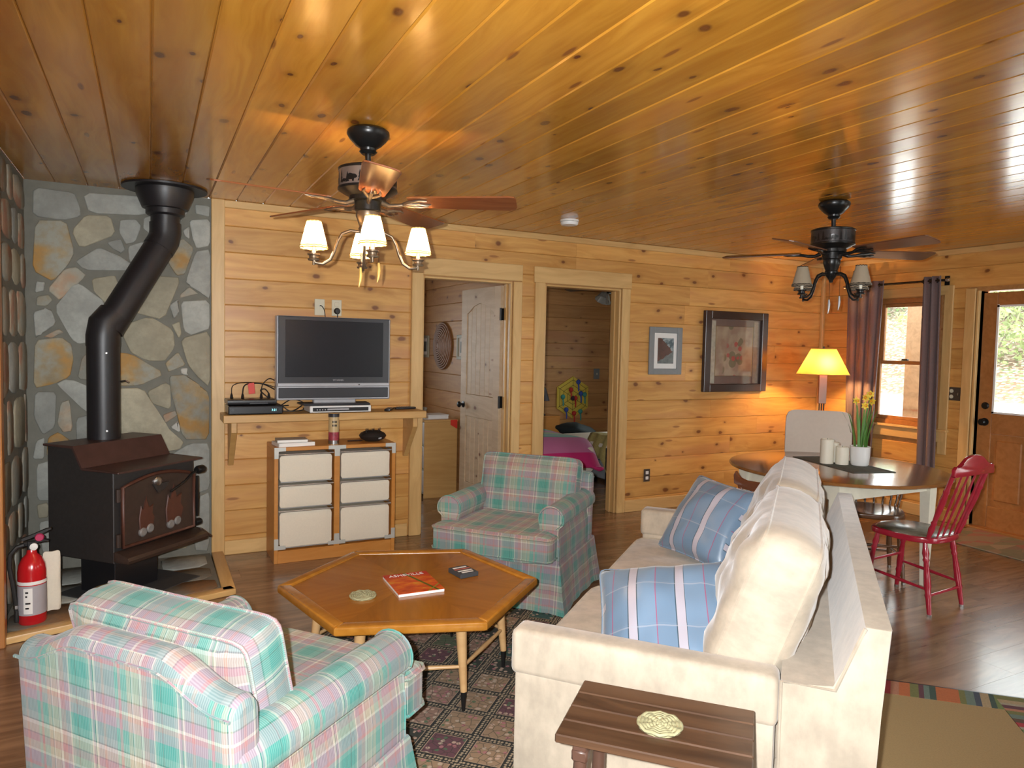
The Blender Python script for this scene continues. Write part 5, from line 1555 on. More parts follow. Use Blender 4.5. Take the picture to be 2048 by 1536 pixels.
def wood_chair(label, loc, rz, m, seat_m, style, name='dining_chair'):
    c_ = thing(name, label, 'chair', loc, rz, 'dining chairs')
    sz = .445
    st_o = obj('seat', saddle_seat(.205, .205, sz, .034, 'taper'), m, c_, 40)
    if seat_m is not m:
        obj('seat_top', saddle_seat(.188, .188, sz + .002, .012, 'taper'), seat_m, st_o, 40)
    lp = {}
    for s in (-1, 1):
        for t_ in (-1, 1):
            top_, bot = (s * .145, t_ * .140, sz - .03), (s * (.185 if t_ > 0 else .175), t_ * .20, 0.012)
            lp[(s, t_)] = (Vector(top_), Vector(bot))
            lg = obj('leg', turned(top_, bot, .019), m, c_, 50)
            obj('glide', MB().lathe([(.013, 0), (.013, .014)], 10, Matrix.Translation((bot[0], bot[1], 0))), STEEL, lg)
    at = lambda s, t_, f: tuple(lp[(s, t_)][0].lerp(lp[(s, t_)][1], f))
    for s in (-1, 1):
        obj('stretcher', MB().tube([at(s, -1, .66), tuple((Vector(at(s, -1, .66)) + Vector(at(s, 1, .58))) / 2), at(s, 1, .58)], [.007, .011, .007], 8), m, c_, 50)
    obj('stretcher', MB().tube([at(-1, 1, .45), at(1, 1, .45)], .009, 8), m, c_, 50)
    obj('stretcher', MB().tube([at(-1, -1, .74), at(1, -1, .74)], .009, 8), m, c_, 50)
    lean, hb = .13, .47
    if style == 'crest':
        for s in (-1, 1):
            obj('back_post', turned((s * .165, -.165, sz - .005), (s * .185, -.165 - lean, sz + hb - .08), .018), m, c_, 50)
        for q in (-.105, -.038, .038, .105):
            obj('spindle', turned((q * .9, -.178, sz - .005), (q * 1.05, -.178 - lean, sz + hb - .075), .0085, 8), m, c_, 50)
        cp = [(-.215, hb - .085), (-.205, hb - .095), (.205, hb - .095), (.215, hb - .085), (.212, hb - .05), (.19, hb - .035), (.155, hb - .045), (.13, hb - .02), (.09, hb + .005), (.05, hb + .018), (0, hb + .022), (-.05, hb + .018), (-.09, hb + .005), (-.13, hb - .02), (-.155, hb - .045), (-.19, hb - .035), (-.212, hb - .05)]
        Mk = Matrix.Translation((0, -.178 - lean + .012, sz)) @ Matrix(((1, 0, 0, 0), (0, 0, -1, 0), (0, 1, 0, 0), (0, 0, 0, 1)))
        obj('crest_rail', MB().prism(cp, 0, .024, Mk, bev=.006, seg=2), m, c_, 40)
    elif style == 'bow':
        n = 11
        topb = []
        for i in range(n):
            a_ = PI * i / (n - 1)
            topb.append((.215 * math.cos(a_), -.06 - .175 * math.sin(a_), sz + .155))
        obj('bow_rail', MB().tube(topb, .014, 8), m, c_, 50)
        for i in range(n):
            a_ = PI * i / (n - 1)
            obj('spindle', turned((.180 * math.cos(a_), -.055 - .130 * math.sin(a_), sz - .004), (.215 * math.cos(a_), -.06 - .175 * math.sin(a_), sz + .152), .0085, 8), m, c_, 50)
    else:
        for s in (-1, 1):
            obj('back_post', turned((s * .165, -.165, sz - .005), (s * .178, -.165 - lean * .7, sz + .285), .016), m, c_, 50)
        for q in (-.09, 0, .09):
            obj('spindle', turned((q * .9, -.172, sz - .005), (q, -.168 - lean * .7, sz + .285), .008, 8), m, c_, 50)
        cp = [(-.205, .36), (-.20, .31), (-.12, .29), (.12, .29), (.20, .31), (.205, .36), (.19, .385), (.165, .345), (.11, .335), (.05, .345), (0, .35), (-.05, .345), (-.11, .335), (-.165, .345), (-.19, .385)]
        Mk = Matrix.Translation((0, -.172 - lean * .7 + .012, sz - .045)) @ Matrix(((1, 0, 0, 0), (0, 0, -1, 0), (0, 1, 0, 0), (0, 0, 0, 1)))
        obj('crest_rail', MB().prism(cp, 0, .022, Mk, bev=.006, seg=2), m, c_, 40)
    return c_
def worn_seat():
    t = NT('worn_green_seat')
    n_ = t.noise(t.coord(), 9, 4, .6)
    return t.done(t.ramp(n_, [(.35, (.055, .045, .025)), (.5, (.11, .09, .05)), (.65, (.22, .20, .15))]), .3, coat=.3)
wood_chair('red painted chair with turned spindles tucked under the dining table', (3.73, -2.585, 0), R(4), REDPAINT, worn_seat(), 'crest')
wood_chair('brown low-backed spindle chair pushed in beneath the dining table', (3.98, -2.10, 0), R(135), BROWNCHAIR, BROWNCHAIR, 'bow')
wood_chair('brown wooden chair with a curved top rail between sofa and dining table', (2.965, -2.335, 0), R(-90), plain('russet_chair_wood', (.16, .05, .02), .28, coat=.3), BROWNCHAIR, 'rail')
pc = thing('covered_chair', 'high-backed dining chair in a pale pink slipcover below the lamp', 'chair', (4.36, -1.37, 0), R(134), 'dining chairs')
# local -y is the back, +y the way it faces
obj('seat', MB().box((0, .03, .27), (.49, .46, .42), bev=.03, seg=3), PINKLINEN, pc, 40)
obj('back', MB().cushion(.50, .62, .105, .86, 12, 3, 9, 0, .006, 2, 3, .03, M=Matrix.Translation((0, -.20, .71)) @ Matrix.Rotation(R(94), 4, 'X')), PINKLINEN, pc, 50)
obj('skirt', MB().grid([[(-.245, .255, .30), (.245, .255, .30), (.245, -.20, .30), (-.245, -.20, .30), (-.245, .255, .30)], [(-.26, .27, .02), (.26, .27, .02), (.26, -.215, .02), (-.26, -.215, .02), (-.26, .27, .02)]]), PINKLINEN, pc, 20)

# ------------------------------------------------------------------ floor lamp in the corner
LX, LY = 5.48, -.46
lp = thing('floor_lamp', 'lit floor lamp with amber shade in the corner beside the curtain', 'lamp', (LX, LY, 0), R(-27))
obj('base', MB().box((0, 0, .014), (.26, .26, .026), bev=.006), BRONZE, lp, 30)
for s in (-1, 0, 1):
    obj('rod', MB().tube([(s * .022, 0, .026), (s * .022, 0, 1.02)], .006, 8), BRONZE, lp, 60)
obj('stem_block', MB().prism([(-.036, 1.00), (.036, 1.00), (.036, 1.012), (.040, 1.285), (-.040, 1.285), (-.036, 1.012)], -.018, .018, Matrix(((1, 0, 0, 0), (0, 0, -1, 0), (0, 1, 0, 0), (0, 0, 0, 1))), bev=.004), plain('lamp_copper', (.22, .12, .09), .35, .4), lp, 30)
obj('socket', MB().tube([(0, 0, 1.28), (0, 0, 1.34)], .016, 10), BRONZE, lp)
zs0, zs1 = 1.285, 1.535
pr0, pr1 = (.235, .13), (.108, .065)
rows = []
for t_ in (0, 1):
    a_, b_ = pr0[0] + (pr1[0] - pr0[0]) * t_, pr0[1] + (pr1[1] - pr0[1]) * t_
    ring_ = []
    for i in range(33):
        g_ = 2 * PI * i / 32
        c2, s2 = math.cos(g_), math.sin(g_)
        ring_.append((a_ * math.copysign(abs(c2) ** .45, c2), b_ * math.copysign(abs(s2) ** .45, s2), zs0 + (zs1 - zs0) * t_))
    rows.append(ring_)
sh_ = obj('shade', MB().grid(rows), SHADE_LAMP, lp, 60)
for ring_ in rows:
    obj('shade_hem', MB().tube(ring_[:-1], .0035, 6, closed=True), plain('shade_hem_trim', (.35, .20, .07), .6), sh_, 60)
obj('bulb', MB().lathe([(0, 1.345), (.014, 1.35), (.020, 1.385), (.014, 1.415), (0, 1.42)], 12), LAMPBULB, lp, 60)
obj('finial', MB().tube([(0, 0, 1.535), (0, 0, 1.56)], [.008, .004], 8), BRONZE, lp)
obj('shade_spider', MB().tube([(-.105, 0, 1.532), (.105, 0, 1.532)], .003, 6), BRONZE, lp)

# ------------------------------------------------------------------ ceiling fans
def vine(mb, pts, r):
    mb.tube(pts, r, 6)
def make_fan(label, loc, blade_m, metal, band, shade_m, phase, arm0, lit, blade_r=(.185, .665), pitch=-12, bears=True):
    f = thing('ceiling_fan', label, 'ceiling fan', loc, 0, 'living room ceiling fans')
    obj('canopy', MB().lathe([(.030, -.0005), (.078, -.001), (.092, -.012), (.094, -.026), (.084, -.044), (.056, -.074), (.036, -.086), (.034, -.096), (.040, -.100), (.028, -.112), (0, -.112)], 32), metal, f, 40)
    obj('downrod', MB().tube([(0, 0, -.10), (0, 0, -.175)], .0135, 12), metal, f, 50)
    obj('motor_housing', MB().lathe([(.016, -.158), (.040, -.166), (.118, -.174), (.130, -.180), (.130, -.188), (.126, -.190), (.126, -.262), (.131, -.264), (.131, -.274), (.110, -.286), (.082, -.300), (.082, -.318), (.058, -.322), (.058, -.360), (.050, -.366), (0, -.366)], 40), metal, f, 35)
    obj('motor_band', MB().lathe([(.1272, -.190), (.1272, -.262)], 40, cap=False), band, f, 40)
    if bears:
        def on_band(P, a0, nm):
            # flat cut-out wrapped on the housing
            mb = MB()
            r_ = .1285
            top_ = [mb.b.verts.new((r_ * math.cos(a0 + x / r_), r_ * math.sin(a0 + x / r_), -.258 + z_)) for x, z_ in P]
            mb.b.faces.new(top_)
            obj(nm, mb, metal, f, 0)
        pine = [(-.012, 0), (-.002, 0), (-.002, .008), (.002, .008), (.002, 0), (.012, 0), (.012, .002), (.010, .008), (.004, .018), (.008, .018), (.003, .032), (.006, .032), (0, .058), (-.006, .032), (-.003, .032), (-.008, .018), (-.004, .018), (-.010, .008)]
        pine = [(-.011, .004), (.011, .004), (.004, .020), (.008, .020), (.003, .035), (.006, .035), (0, .060), (-.006, .035), (-.003, .035), (-.008, .020), (-.004, .020)]
        bear = [(-.026, .002), (-.018, .002), (-.017, .010), (.006, .010), (.008, .002), (.016, .002), (.017, .014), (.022, .014), (.031, .018), (.030, .026), (.022, .032), (.010, .034), (-.004, .038), (-.018, .034), (-.025, .024)]
        for q in range(6):
            a_ = R(-140 + q * 60)
            on_band(bear, a_, 'bear_cutout')
            on_band([(x * .55, z_ * .5) for x, z_ in bear], a_ - .30, 'bear_cutout')
            on_band(pine, a_ - .46, 'pine_cutout')
            on_band([(x, z_ * .9) for x, z_ in pine], a_ + .34, 'pine_cutout')
            on_band([(x, z_ * .8) for x, z_ in pine], a_ - .14, 'pine_cutout')
    for k in range(5):
        a_ = R(phase + 72 * k)
        Mz = Matrix.Rotation(a_, 4, 'Z')
        r0_, r1_ = blade_r
        P = [(r0_, -.050), (r0_ + .02, -.056), (r1_ - .03, -.073), (r1_ - .008, -.068), (r1_, -.05), (r1_ + .004, .04), (r1_ - .006, .064), (r1_ - .03, .073), (r0_ + .02, .056), (r0_, .050)]
        b_ = obj('blade', MB().prism(P, -.0035, .0035, None, bev=.0015), blade_m, f, 0, M=Mz @ Matrix.Translation((0, 0, -.318)) @ Matrix.Rotation(R(pitch), 4, 'X'))
        ir = MB()
        ir.tube([(-.118, .0, -.006), (-.085, 0, -.020), (-.045, 0, -.018), (.0, 0, -.010), (.05, 0, -.008)], [.013, .011, .010, .009, .006], 8)
        ir.tube([(-.03, 0, -.014), (.0, .020, -.010), (.05, .036, -.008), (.085, .030, -.008)], [.008, .007, .006, .003], 6)
        ir.tube([(-.03, 0, -.014), (.0, -.020, -.010), (.05, -.036, -.008), (.085, -.030, -.008)], [.008, .007, .006, .003], 6)
        ir.tube([(.04, .0, -.008), (.075, .014, -.009), (.10, .006, -.008)], [.006, .007, .003], 6)
        obj('blade_iron', ir, BRONZE_WARM if lit else metal, b_, 60, loc=(r0_, 0, 0))
    # light kit
    obj('light_hub', MB().lathe([(0, -.360), (.050, -.362), (.052, -.385), (.046, -.400), (.036, -.430), (.040, -.440), (.034, -.460), (.022, -.478), (.014, -.490), (.010, -.505), (0, -.508)], 28), BRONZE_WARM if lit else metal, f, 40)
    for k in range(4):
        a_ = R(arm0 + 90 * k)
        Mz = Matrix.Rotation(a_, 4, 'Z')
        pts = [(.030, -.455), (.075, -.452), (.110, -.468), (.128, -.500), (.142, -.545), (.160, -.585), (.190, -.605), (.222, -.602), (.230, -.590)]
        am = obj('arm', MB().tube([(x, 0, z_) for x, z_ in pts], .0068, 8), BRONZE_WARM if lit else metal, f, 60, M=Mz)
        obj('candle_cup', MB().lathe([(0, -.612), (.006, -.612), (.006, -.592), (.024, -.592), (.026, -.586), (.020, -.582), (.020, -.572), (.027, -.568), (.027, -.562), (.012, -.560), (0, -.560)], 18, Matrix.Translation((.23, 0, 0))), BRONZE_WARM if lit else metal, am, 40)
        obj('candle_sleeve', MB().tube([(.23, 0, -.562), (.23, 0, -.515)], .0095, 10), CANDLE, am, 50)
        sh_ = obj('lamp_shade', MB().lathe([(.060, -.540), (.0305, -.420)], 28, Matrix.Translation((.23, 0, 0)), cap=False), shade_m, f, 60, M=Mz)
        for r_, z_ in ((.0595, -.538), (.0585, -.530), (.0308, -.422)):
            obj('shade_stitching', MB().tube([(.23 + r_ * math.cos(2 * PI * i / 24), r_ * math.sin(2 * PI * i / 24), z_ + .0015 * (-1) ** i) for i in range(24)], .0024, 5, closed=True), HORN if lit else metal, sh_, 60)
        obj('bulb', MB().lathe([(0, -.515), (.008, -.513), (.0125, -.490), (.008, -.462), (.002, -.450), (0, -.449)], 12, Matrix.Translation((.23, 0, 0))), BULB if lit else WHITE, sh_, 60)
    for x_, y_, ln_ in ((-.035, -.02, .155), (.045, -.03, .13)):
        obj('pull_chain', MB().tube([(x_, y_, -.40), (x_, y_, -.46 - ln_)], .0012, 5), BRONZE, f, 60)
        z_ = -.46 - ln_
        obj('pull_fob', MB().tube([(x_, y_, z_), (x_ + .002, y_, z_ - .03), (x_ + .000, y_, z_ - .06), (x_ - .006, y_, z_ - .088)], [.005, .0075, .006, .0015], 8), HORN if lit else SILVER, f, 60)
    return f
make_fan('lit rustic ceiling fan with white shades hanging above the coffee table', (.495, -2.07, H - .001), BLADE, BRONZE, MOTORBAND, SHADE, -101, -100, True)
make_fan('unlit dark ceiling fan with taupe shades above the dining table', (3.437, -2.149, H - .001), BLADE_DARK, BRONZE, plain('dark_motor_band', (.05, .045, .045), .35, .5, .4, 30), SHADE_GREY, -92, -96, False)

sm = thing('smoke_detector', 'round white smoke detector on the pine ceiling near the doorways', 'smoke detector', (2.405, -.68, H - .001))
obj('base', MB().lathe([(.068, 0), (.070, -.004), (.070, -.014), (.060, -.016), (0, -.016)], 32), WHITE, sm, 40)
obj('cover', MB().lathe([(.058, -.016), (.066, -.018), (.066, -.030), (.058, -.040), (.020, -.044), (0, -.044)], 32), WHITE, sm, 40)

# ------------------------------------------------------------------ pictures on the rear wall
def picture(name, label, x0, x1, z0, z1, fr, fw_, mat_m, art_m, inset, deep=.03, mat2=None):
    t_ = thing(name, label, 'picture', ((x0 + x1) / 2, 0, (z0 + z1) / 2))
    wd, ht = x1 - x0, z1 - z0
    fb = MB()
    for c, d in (((-(wd - fw_) / 2, -deep / 2, 0), (fw_, deep, ht)), (((wd - fw_) / 2, -deep / 2, 0), (fw_, deep, ht)), ((0, -deep / 2, (ht - fw_) / 2), (wd - 2 * fw_, deep, fw_)), ((0, -deep / 2, -(ht - fw_) / 2), (wd - 2 * fw_, deep, fw_))):
        fb.box(c, d, bev=.004)
    obj('frame', fb, fr, t_, 0)
    obj('backing', MB().box((0, -.004, 0), (wd - fw_, .004, ht - fw_)), mat_m, t_, 0)
    a, b, c, d = inset
    obj('print', MB().box(((a + b) / 2, -.0075, (c + d) / 2), (b - a, .002, d - c)), art_m, t_, 0)
    return t_, wd, ht
def lake_mat():
    t = NT('lake_photo')
    co = t.coord()
    x, y, z_ = t.sep(co)[:3]
    n_ = t.noise(co, 22, 5, .6)
    hill = t.math('MULTIPLY_ADD', x, -.9, .075)
    zz_ = t.math('ADD', z_, t.math('MULTIPLY', t.math('SUBTRACT', n_, .5), .05))
    sky = t.mix(t.sstep(n_, .45, .6), (.06, .10, .12), (.30, .36, .38))
    land = t.mix(n_, (.015, .018, .012), (.16, .05, .035))
    col = t.mix(t.math('GREATER_THAN', zz_, hill), land, sky)
    water = t.mix(n_, (.02, .03, .035), (.26, .30, .30))
    col = t.mix(t.math('LESS_THAN', zz_, t.math('MULTIPLY_ADD', x, .55, -.055)), col, water)
    return t.done(col, .4)
t_, wd, ht = picture('framed_photo', 'small mountain lake photo with white mat in a grey frame', 3.705, 4.087, 1.262, 1.702, GREYFRAME, .055, WHITE, lake_mat(), (-.088, .098, -.118, .118), .022)
def berry_mat():
    t = NT('berry_branch_print')
    co = t.coord()
    n_ = t.noise(co, 7, 3)
    col = t.mix(t.sstep(n_, .35, .65), (.26, .17, .12), (.36, .29, .20))
    v_ = t.voro(co, 9.0, 'F1')
    cr = t.sep(v_['Color'])
    x, y, z_ = t.sep(co)[:3]
    near = t.sstep(t.math('ABSOLUTE', t.math('ADD', x, t.math('MULTIPLY', z_, -.12))), .17, .05)
    lf = t.math('MULTIPLY', t.sstep(v_['Distance'], .46, .40), t.math('MULTIPLY', t.math('GREATER_THAN', cr[0], .45), t.sstep(near, .1, .5)))
    col = t.mix(t.math('MULTIPLY', lf, .75), col, (.12, .11, .055))
    v2 = t.voro(co, 15.0, 'F1')
    c2 = t.sep(v2['Color'])
    bl_ = t.math('MULTIPLY', t.sstep(v2['Distance'], .42, .34), t.math('MULTIPLY', t.math('GREATER_THAN', c2[1], .62), t.sstep(near, .3, .8)))
    col = t.mix(t.math('MULTIPLY', bl_, .85), col, (.38, .055, .045))
    return t.done(col, .35)
t_, wd, ht = picture('framed_print', 'large botanical print of red berries in a dark brown frame', 4.349, 5.168, 1.096, 1.878, DARKFRAME, .075, plain('mauve_mat', (.16, .105, .085), .7), berry_mat(), (-.245, .235, -.235, .245), .045)
obj('mat_and_glare_strip', MB().box((-.29, -.0075, -.005), (.075, .002, .61)), plain('painted_print_glare', (.40, .38, .30), .6, 0, .35, 30), t_, 0)  # glare along the left of the print, painted as a pale strip
obj('mat_and_glare_strip', MB().box((.285, -.0075, -.005), (.07, .002, .61)), plain('darker_patterned_paper', (.26, .22, .17), .6, 0, .35, 30), t_, 0)  # matching strip on the right in a darker colour
obj('gold_fillet', MB().tube([(-.247, -.009, -.238), (.237, -.009, -.238), (.237, -.009, .248), (-.247, -.009, .248)], .003, 4, closed=True), plain('gold_line', (.35, .24, .10), .4, .5), t_, 0)
obj('glazing', MB().box((0, -.012, 0), (wd - .15, .002, ht - .15)), PICGLASS, t_, 0)

pl = wall_plate('wall_outlet', 3.729, .325, BROWNPLATE, 'brown double outlet low on the rear wall under the small photo', 'outlet')
for q in (-.025, .025):
    obj('receptacle', MB().box((0, -.004, q), (.034, .006, .030), bev=.006), WHITE, pl, 30)
sp = thing('light_switch', 'dark switch and outlet plate beside the entrance door', 'switch', (XR - .004, -1.435, 1.155), -PI / 2)
obj('plate', MB().box((0, 0, 0), (.118, .007, .118), bev=.003), BROWNPLATE, sp, 30)
obj('toggle', MB().box((.028, -.008, 0), (.010, .014, .024), bev=.002), BRONZE_WARM, sp, 0)
for q in (-.025, .025):
    obj('receptacle', MB().lathe([(.017, 0), (.017, .004), (0, .004)], 16, Matrix.Translation((-.028, -.003, q)) @ Matrix.Rotation(PI / 2, 4, 'X')), IVORY, sp)

# ------------------------------------------------------------------ curtains
XC = 5.925
cr_ = thing('curtain_rod', 'dark metal curtain rod above the window', 'curtain rod', (XC, -.86, 2.165))
obj('rod', MB().tube([(0, .54, 0), (0, -.50, 0)], .011, 10), BRONZE, cr_, 50)
for s in (-.50, .54):
    obj('finial', MB().lathe([(0, -.02), (.014, -.014), (.019, 0), (.014, .014), (0, .02)], 12, Matrix.Translation((0, s, 0)) @ Matrix.Rotation(PI / 2, 4, 'X')), STEEL, cr_)
for s in (-.455, .50):
    obj('bracket', MB().box((.036, s, 0), (.075, .018, .022), bev=.002).box((.070, s, 0), (.008, .045, .085), bev=.002), BRONZE, cr_, 30)
def curtain(label, ytop, ybot, folds, ph):
    n, m_ = 64, 14
    rows = []
    for j in range(m_ + 1):
        t_ = j / m_
        z_ = 2.205 + (.33 - 2.205) * t_
        ya_, yb_ = ytop[0] + (ybot[0] - ytop[0]) * t_, ytop[1] + (ybot[1] - ytop[1]) * t_
        r_ = []
        for i in range(n + 1):
            s = i / n
            amp = .026 * (1 - .25 * math.sin(t_ * 3))
            r_.append((XC - .002 + amp * math.sin(s * folds * 2 * PI + ph + .5 * t_ * math.sin(s * 9)), ya_ + (yb_ - ya_) * s + .008 * math.sin(s * folds * 4 * PI + t_ * 2), z_))
        rows.append(r_)
    o = obj('curtain', MB().grid(rows), CURTAIN, None, 60)
    sm_ = o.modifiers.new('cloth', 'SOLIDIFY'); sm_.thickness = .004
    tag(o, label, 'curtain', 'grommet curtains')
    k = int(folds * 2)
    for q in range(k):
        s = (q * PI - ph) / (folds * 2 * PI)
        if 0.02 < s < .98:
            yq = ytop[0] + (ytop[1] - ytop[0]) * s
            obj('grommet', MB().tube([(XC + .010 * math.cos(2 * PI * i / 16) * 0, yq + .020 * math.cos(2 * PI * i / 16), 2.165 + .020 * math.sin(2 * PI * i / 16)) for i in range(16)], .0045, 6, closed=True), BRONZE, o, 60)
    return o
curtain('plum grommet curtain drawn to the corner side of the window', (-.345, -.755), (-.41, -.70), 3.5, .6)
curtain('narrow plum grommet curtain gathered on the door side of the window', (-1.130, -1.305), (-1.155, -1.345), 2.5, 1.2)

# ------------------------------------------------------------------ first bedroom, seen through the open door
hx, hy = 2.262, .125
Md = Matrix.Translation((hx, hy, 0)) @ Matrix.Rotation(R(93.0), 4, 'Z')
# the leaf: local x from the hinge to the free edge, local -y is the face away from the partition
bd = MB()
LW, LH, LT = .735, 2.0, .035
for c, d in (((.055, 0, LH / 2), (.11, LT, LH)), ((LW - .055, 0, LH / 2), (.11, LT, LH)), ((LW / 2, 0, .12), (LW - .22, LT, .24)), ((LW / 2, 0, .95), (LW - .22, LT, .20))):
    bd.box(c, d, bev=.002)
bd.prism([(.11, 1.78), (.16, 1.80), (.24, 1.845), (LW / 2, 1.87), (LW - .24, 1.845), (LW - .16, 1.80), (LW - .11, 1.78), (LW - .11, LH), (.11, LH)], -LT / 2, LT / 2, Matrix(((1, 0, 0, 0), (0, 0, 1, 0), (0, 1, 0, 0), (0, 0, 0, 1))))
bdo = obj('door_2', bd, DOORPINE, None, 0, M=Md)
bdo['kind'] = 'structure'
for z0_, z1_ in ((.24, .85), (1.05, 1.87)):
    for q in range(6):
        w_ = (LW - .22) / 6
        obj('slat', MB().box((.11 + w_ * (q + .5), 0, (z0_ + z1_) / 2), (w_ - .003, .018, z1_ - z0_ - .002), bev=.003), DOORPINE, bdo, 0)
for z_ in (.28, 1.02, 1.76):
    obj('hinge', MB().box((-.008, .0, z_), (.012, .040, .10), bev=.003).tube([(-.012, .022, z_ - .052), (-.012, .022, z_ + .052)], .009, 8), BRONZE, bdo, 30)
for s in (-1, 1):
    obj('door_knob', MB().lathe([(.030, .017), (.030, .023), (.011, .026), (.011, .045), (.027, .055), (.028, .068), (.018, .078), (0, .080)], 18, Matrix.Translation((LW - .065, 0, .95)) @ Matrix.Rotation(-s * PI / 2, 4, 'X')), BRONZE, bdo)
ds = thing('drawer_unit', 'low pine drawer unit with white fronts, seen in the left bedroom', 'drawer unit', (1.985, 1.20, 0))
obj('side_panel', MB().box((.17, .010, .372), (.34, .020, .745), bev=.002), SHELF, ds, 0)
obj('side_panel', MB().box((.17, .84, .372), (.34, .020, .745), bev=.002), SHELF, ds, 0)
obj('top', MB().box((.17, .425, .755), (.35, .86, .022), bev=.003), SHELF, ds, 0)
obj('back', MB().box((.335, .425, .372), (.008, .81, .745)), SHELF, ds, 0)
for q in range(3):
    obj('drawer', MB().box((.15, .425, .16 + q * .235), (.29, .80, .215), bev=.008, seg=2), WHITE, ds, 30)
    obj('drawer_gap', MB().box((.006, .425, .046 + q * .235), (.012, .80, .008)), BRACKET, ds, 0)
bx_ = thing('white_tray', 'flat white box lying on the drawer unit in the bedroom', 'box', (2.12, 1.36, .766), .1)
obj('base', MB().box((0, 0, .016), (.26, .20, .032), bev=.003), WHITE, bx_, 0)
obj('lid', MB().box((0, 0, .036), (.268, .208, .012), bev=.003), WHITE, bx_, 0)
gb = thing('glass_dish', 'pale glassware cluster at the back of the drawer unit', 'dish', (2.13, 1.78, .766))
obj('bowl', MB().lathe([(.03, 0), (.05, .01), (.085, .045), (.09, .07), (.082, .068), (.05, .02), (0, .012)], 24), plain('pale_glass', (.40, .42, .38), .15), gb, 50)
o_ = obj('red_cloth', MB().prism([(0, 0), (.07, 0), (.07, -.09), (.035, -.07), (0, -.05)], 0, .004, Matrix.Translation((2.250, 1.196, .762)) @ Matrix(((1, 0, 0, 0), (0, 0, -1, 0), (0, 1, 0, 0), (0, 0, 0, 1)))), RED, None, 0)
tag(o_, 'small red cloth hanging over the front corner of the drawer unit', 'cloth')
bk_ = thing('wall_basket', 'round woven basket hanging on the left bedroom wall', 'basket', (2.345, 1.655, 1.485))
MBk = Matrix.Rotation(-PI / 2, 4, 'Y')
for q in range(11):
    r_ = .03 + q * .0205
    obj('coil', MB().tube([(r_ * math.cos(2 * PI * i / 32), r_ * math.sin(2 * PI * i / 32), .014 + .05 * (1 - (q / 10) ** 2)) for i in range(32)], .0125, 6, closed=True, M=MBk), BASKET, bk_, 60)
obj('centre', MB().lathe([(.03, .055), (.03, .070), (0, .072)], 16, MBk), BASKET, bk_)
for y_, lab in ((2.19, 'tiny framed picture left of the woven basket in the bedroom'), (1.15, 'small framed picture between woven basket and open bedroom door')):
    t_ = thing('small_picture', lab, 'picture', (2.347, y_, 1.475), -PI / 2, 'little bedroom pictures')
    for c, d in (((-.10, -.010, 0), (.03, .02, .24)), ((.10, -.010, 0), (.03, .02, .24)), ((0, -.010, .105), (.17, .02, .03)), ((0, -.010, -.105), (.17, .02, .03))):
        obj('frame', MB().box(c, d, bev=.002), plain('pewter_frame', (.30, .28, .20), .4), t_, 0)
    obj('mat', MB().box((0, -.004, 0), (.17, .004, .18)), PAPER, t_, 0)
    obj('print', MB().box((0, -.0075, 0), (.085, .003, .11)), plain('grey_print', (.10, .12, .11), .5, 0, .6, 30), t_, 0)

# ------------------------------------------------------------------ second bedroom
bed = thing('bed', 'bed under a green, pink and magenta striped comforter in the bedroom', 'bed', (2.55, .62, 0))
obj('mattress', MB().box((.53, 1.02, .38), (1.02, 1.98, .26), bev=.04, seg=2), LINEN, bed, 30)
obj('bed_frame', MB().box((.53, 1.02, .20), (1.0, 1.96, .09), bev=.005), BRONZE, bed, 0)
for s, t_ in ((.06, .05), (1.0, .05), (.06, 1.99), (1.0, 1.99)):
    obj('leg', MB().tube([(s, t_, .16), (s, t_, 0)], .02, 10), BLACK, bed)
def comforter_mat():
    t = NT('striped_comforter')
    x, y, z_ = t.sep(t.coord('UV'))[:3]
    g = t.sep(t.coord('Object'))
    d_ = t.math('SUBTRACT', g[1], t.math('MULTIPLY', t.math('SUBTRACT', .60, g[2]), .9))
    col = t.ramp(t.math('DIVIDE', t.math('ADD', d_, .35), 1.4), [(0, (.50, .015, .14)), (.17, (.46, .14, .28)), (.35, (.06, .30, .22)), (.50, (.20, .36, .16)), (.58, (.46, .14, .28)), (.74, (.06, .30, .22)), (.9, (.50, .015, .14))], 'CONSTANT')
    return t.done(col, .8, sheen=.2)
rows = []
for i in range(25):
    v = -.06 + i * 2.1 / 24
    r_ = []
    for j in range(25):
        u = -.10 + j * 1.26 / 24
        def drop(d, e): return max(0.0, e - d)
        ed = max(0, u - .98) + max(0, .06 - u)
        fd = max(0.0, .10 - v)
        z_ = .585 + .035 * math.sin(PI * min(1, max(0, u))) - 1.6 * ed ** 1.2 * 1.0 - 1.5 * fd + .008 * math.sin(v * 9) * math.sin(u * 7)
        r_.append((min(u, 1.09) if u > 0 else max(u, -.03), max(v, -.04), max(.30, z_)))
    rows.append(r_)
rows.insert(0, [(x, -.05, .32) for x, y, z_ in rows[0]])
cf = obj('comforter', MB().grid(rows), comforter_mat(), bed, 60)
md_ = cf.modifiers.new('loft', 'SOLIDIFY'); md_.thickness = .03
o_ = obj('dark_cushion', MB().cushion(.55, .40, .22, .2, 12, 2, 6, .02, .02, 6, M=Matrix.Translation((4.62, 2.60, .40)) @ Matrix.Rotation(.4, 4, 'Z') @ Matrix.Rotation(.25, 4, 'Y')), plain('charcoal_cloth', (.02, .03, .03), .8), None, 60)
tag(o_, 'dark green-black cushion on the floor chair beyond the striped bed', 'cushion')
fc = thing('floor_stool', 'low padded stool carrying the dark cushion in the bedroom', 'stool', (4.62, 2.60, 0), .4)
obj('pad', MB().box((0, 0, .16), (.46, .36, .16), bev=.03, seg=2), plain('dark_grey_cloth', (.05, .05, .05), .8), fc, 40)  # pad in one even dark grey
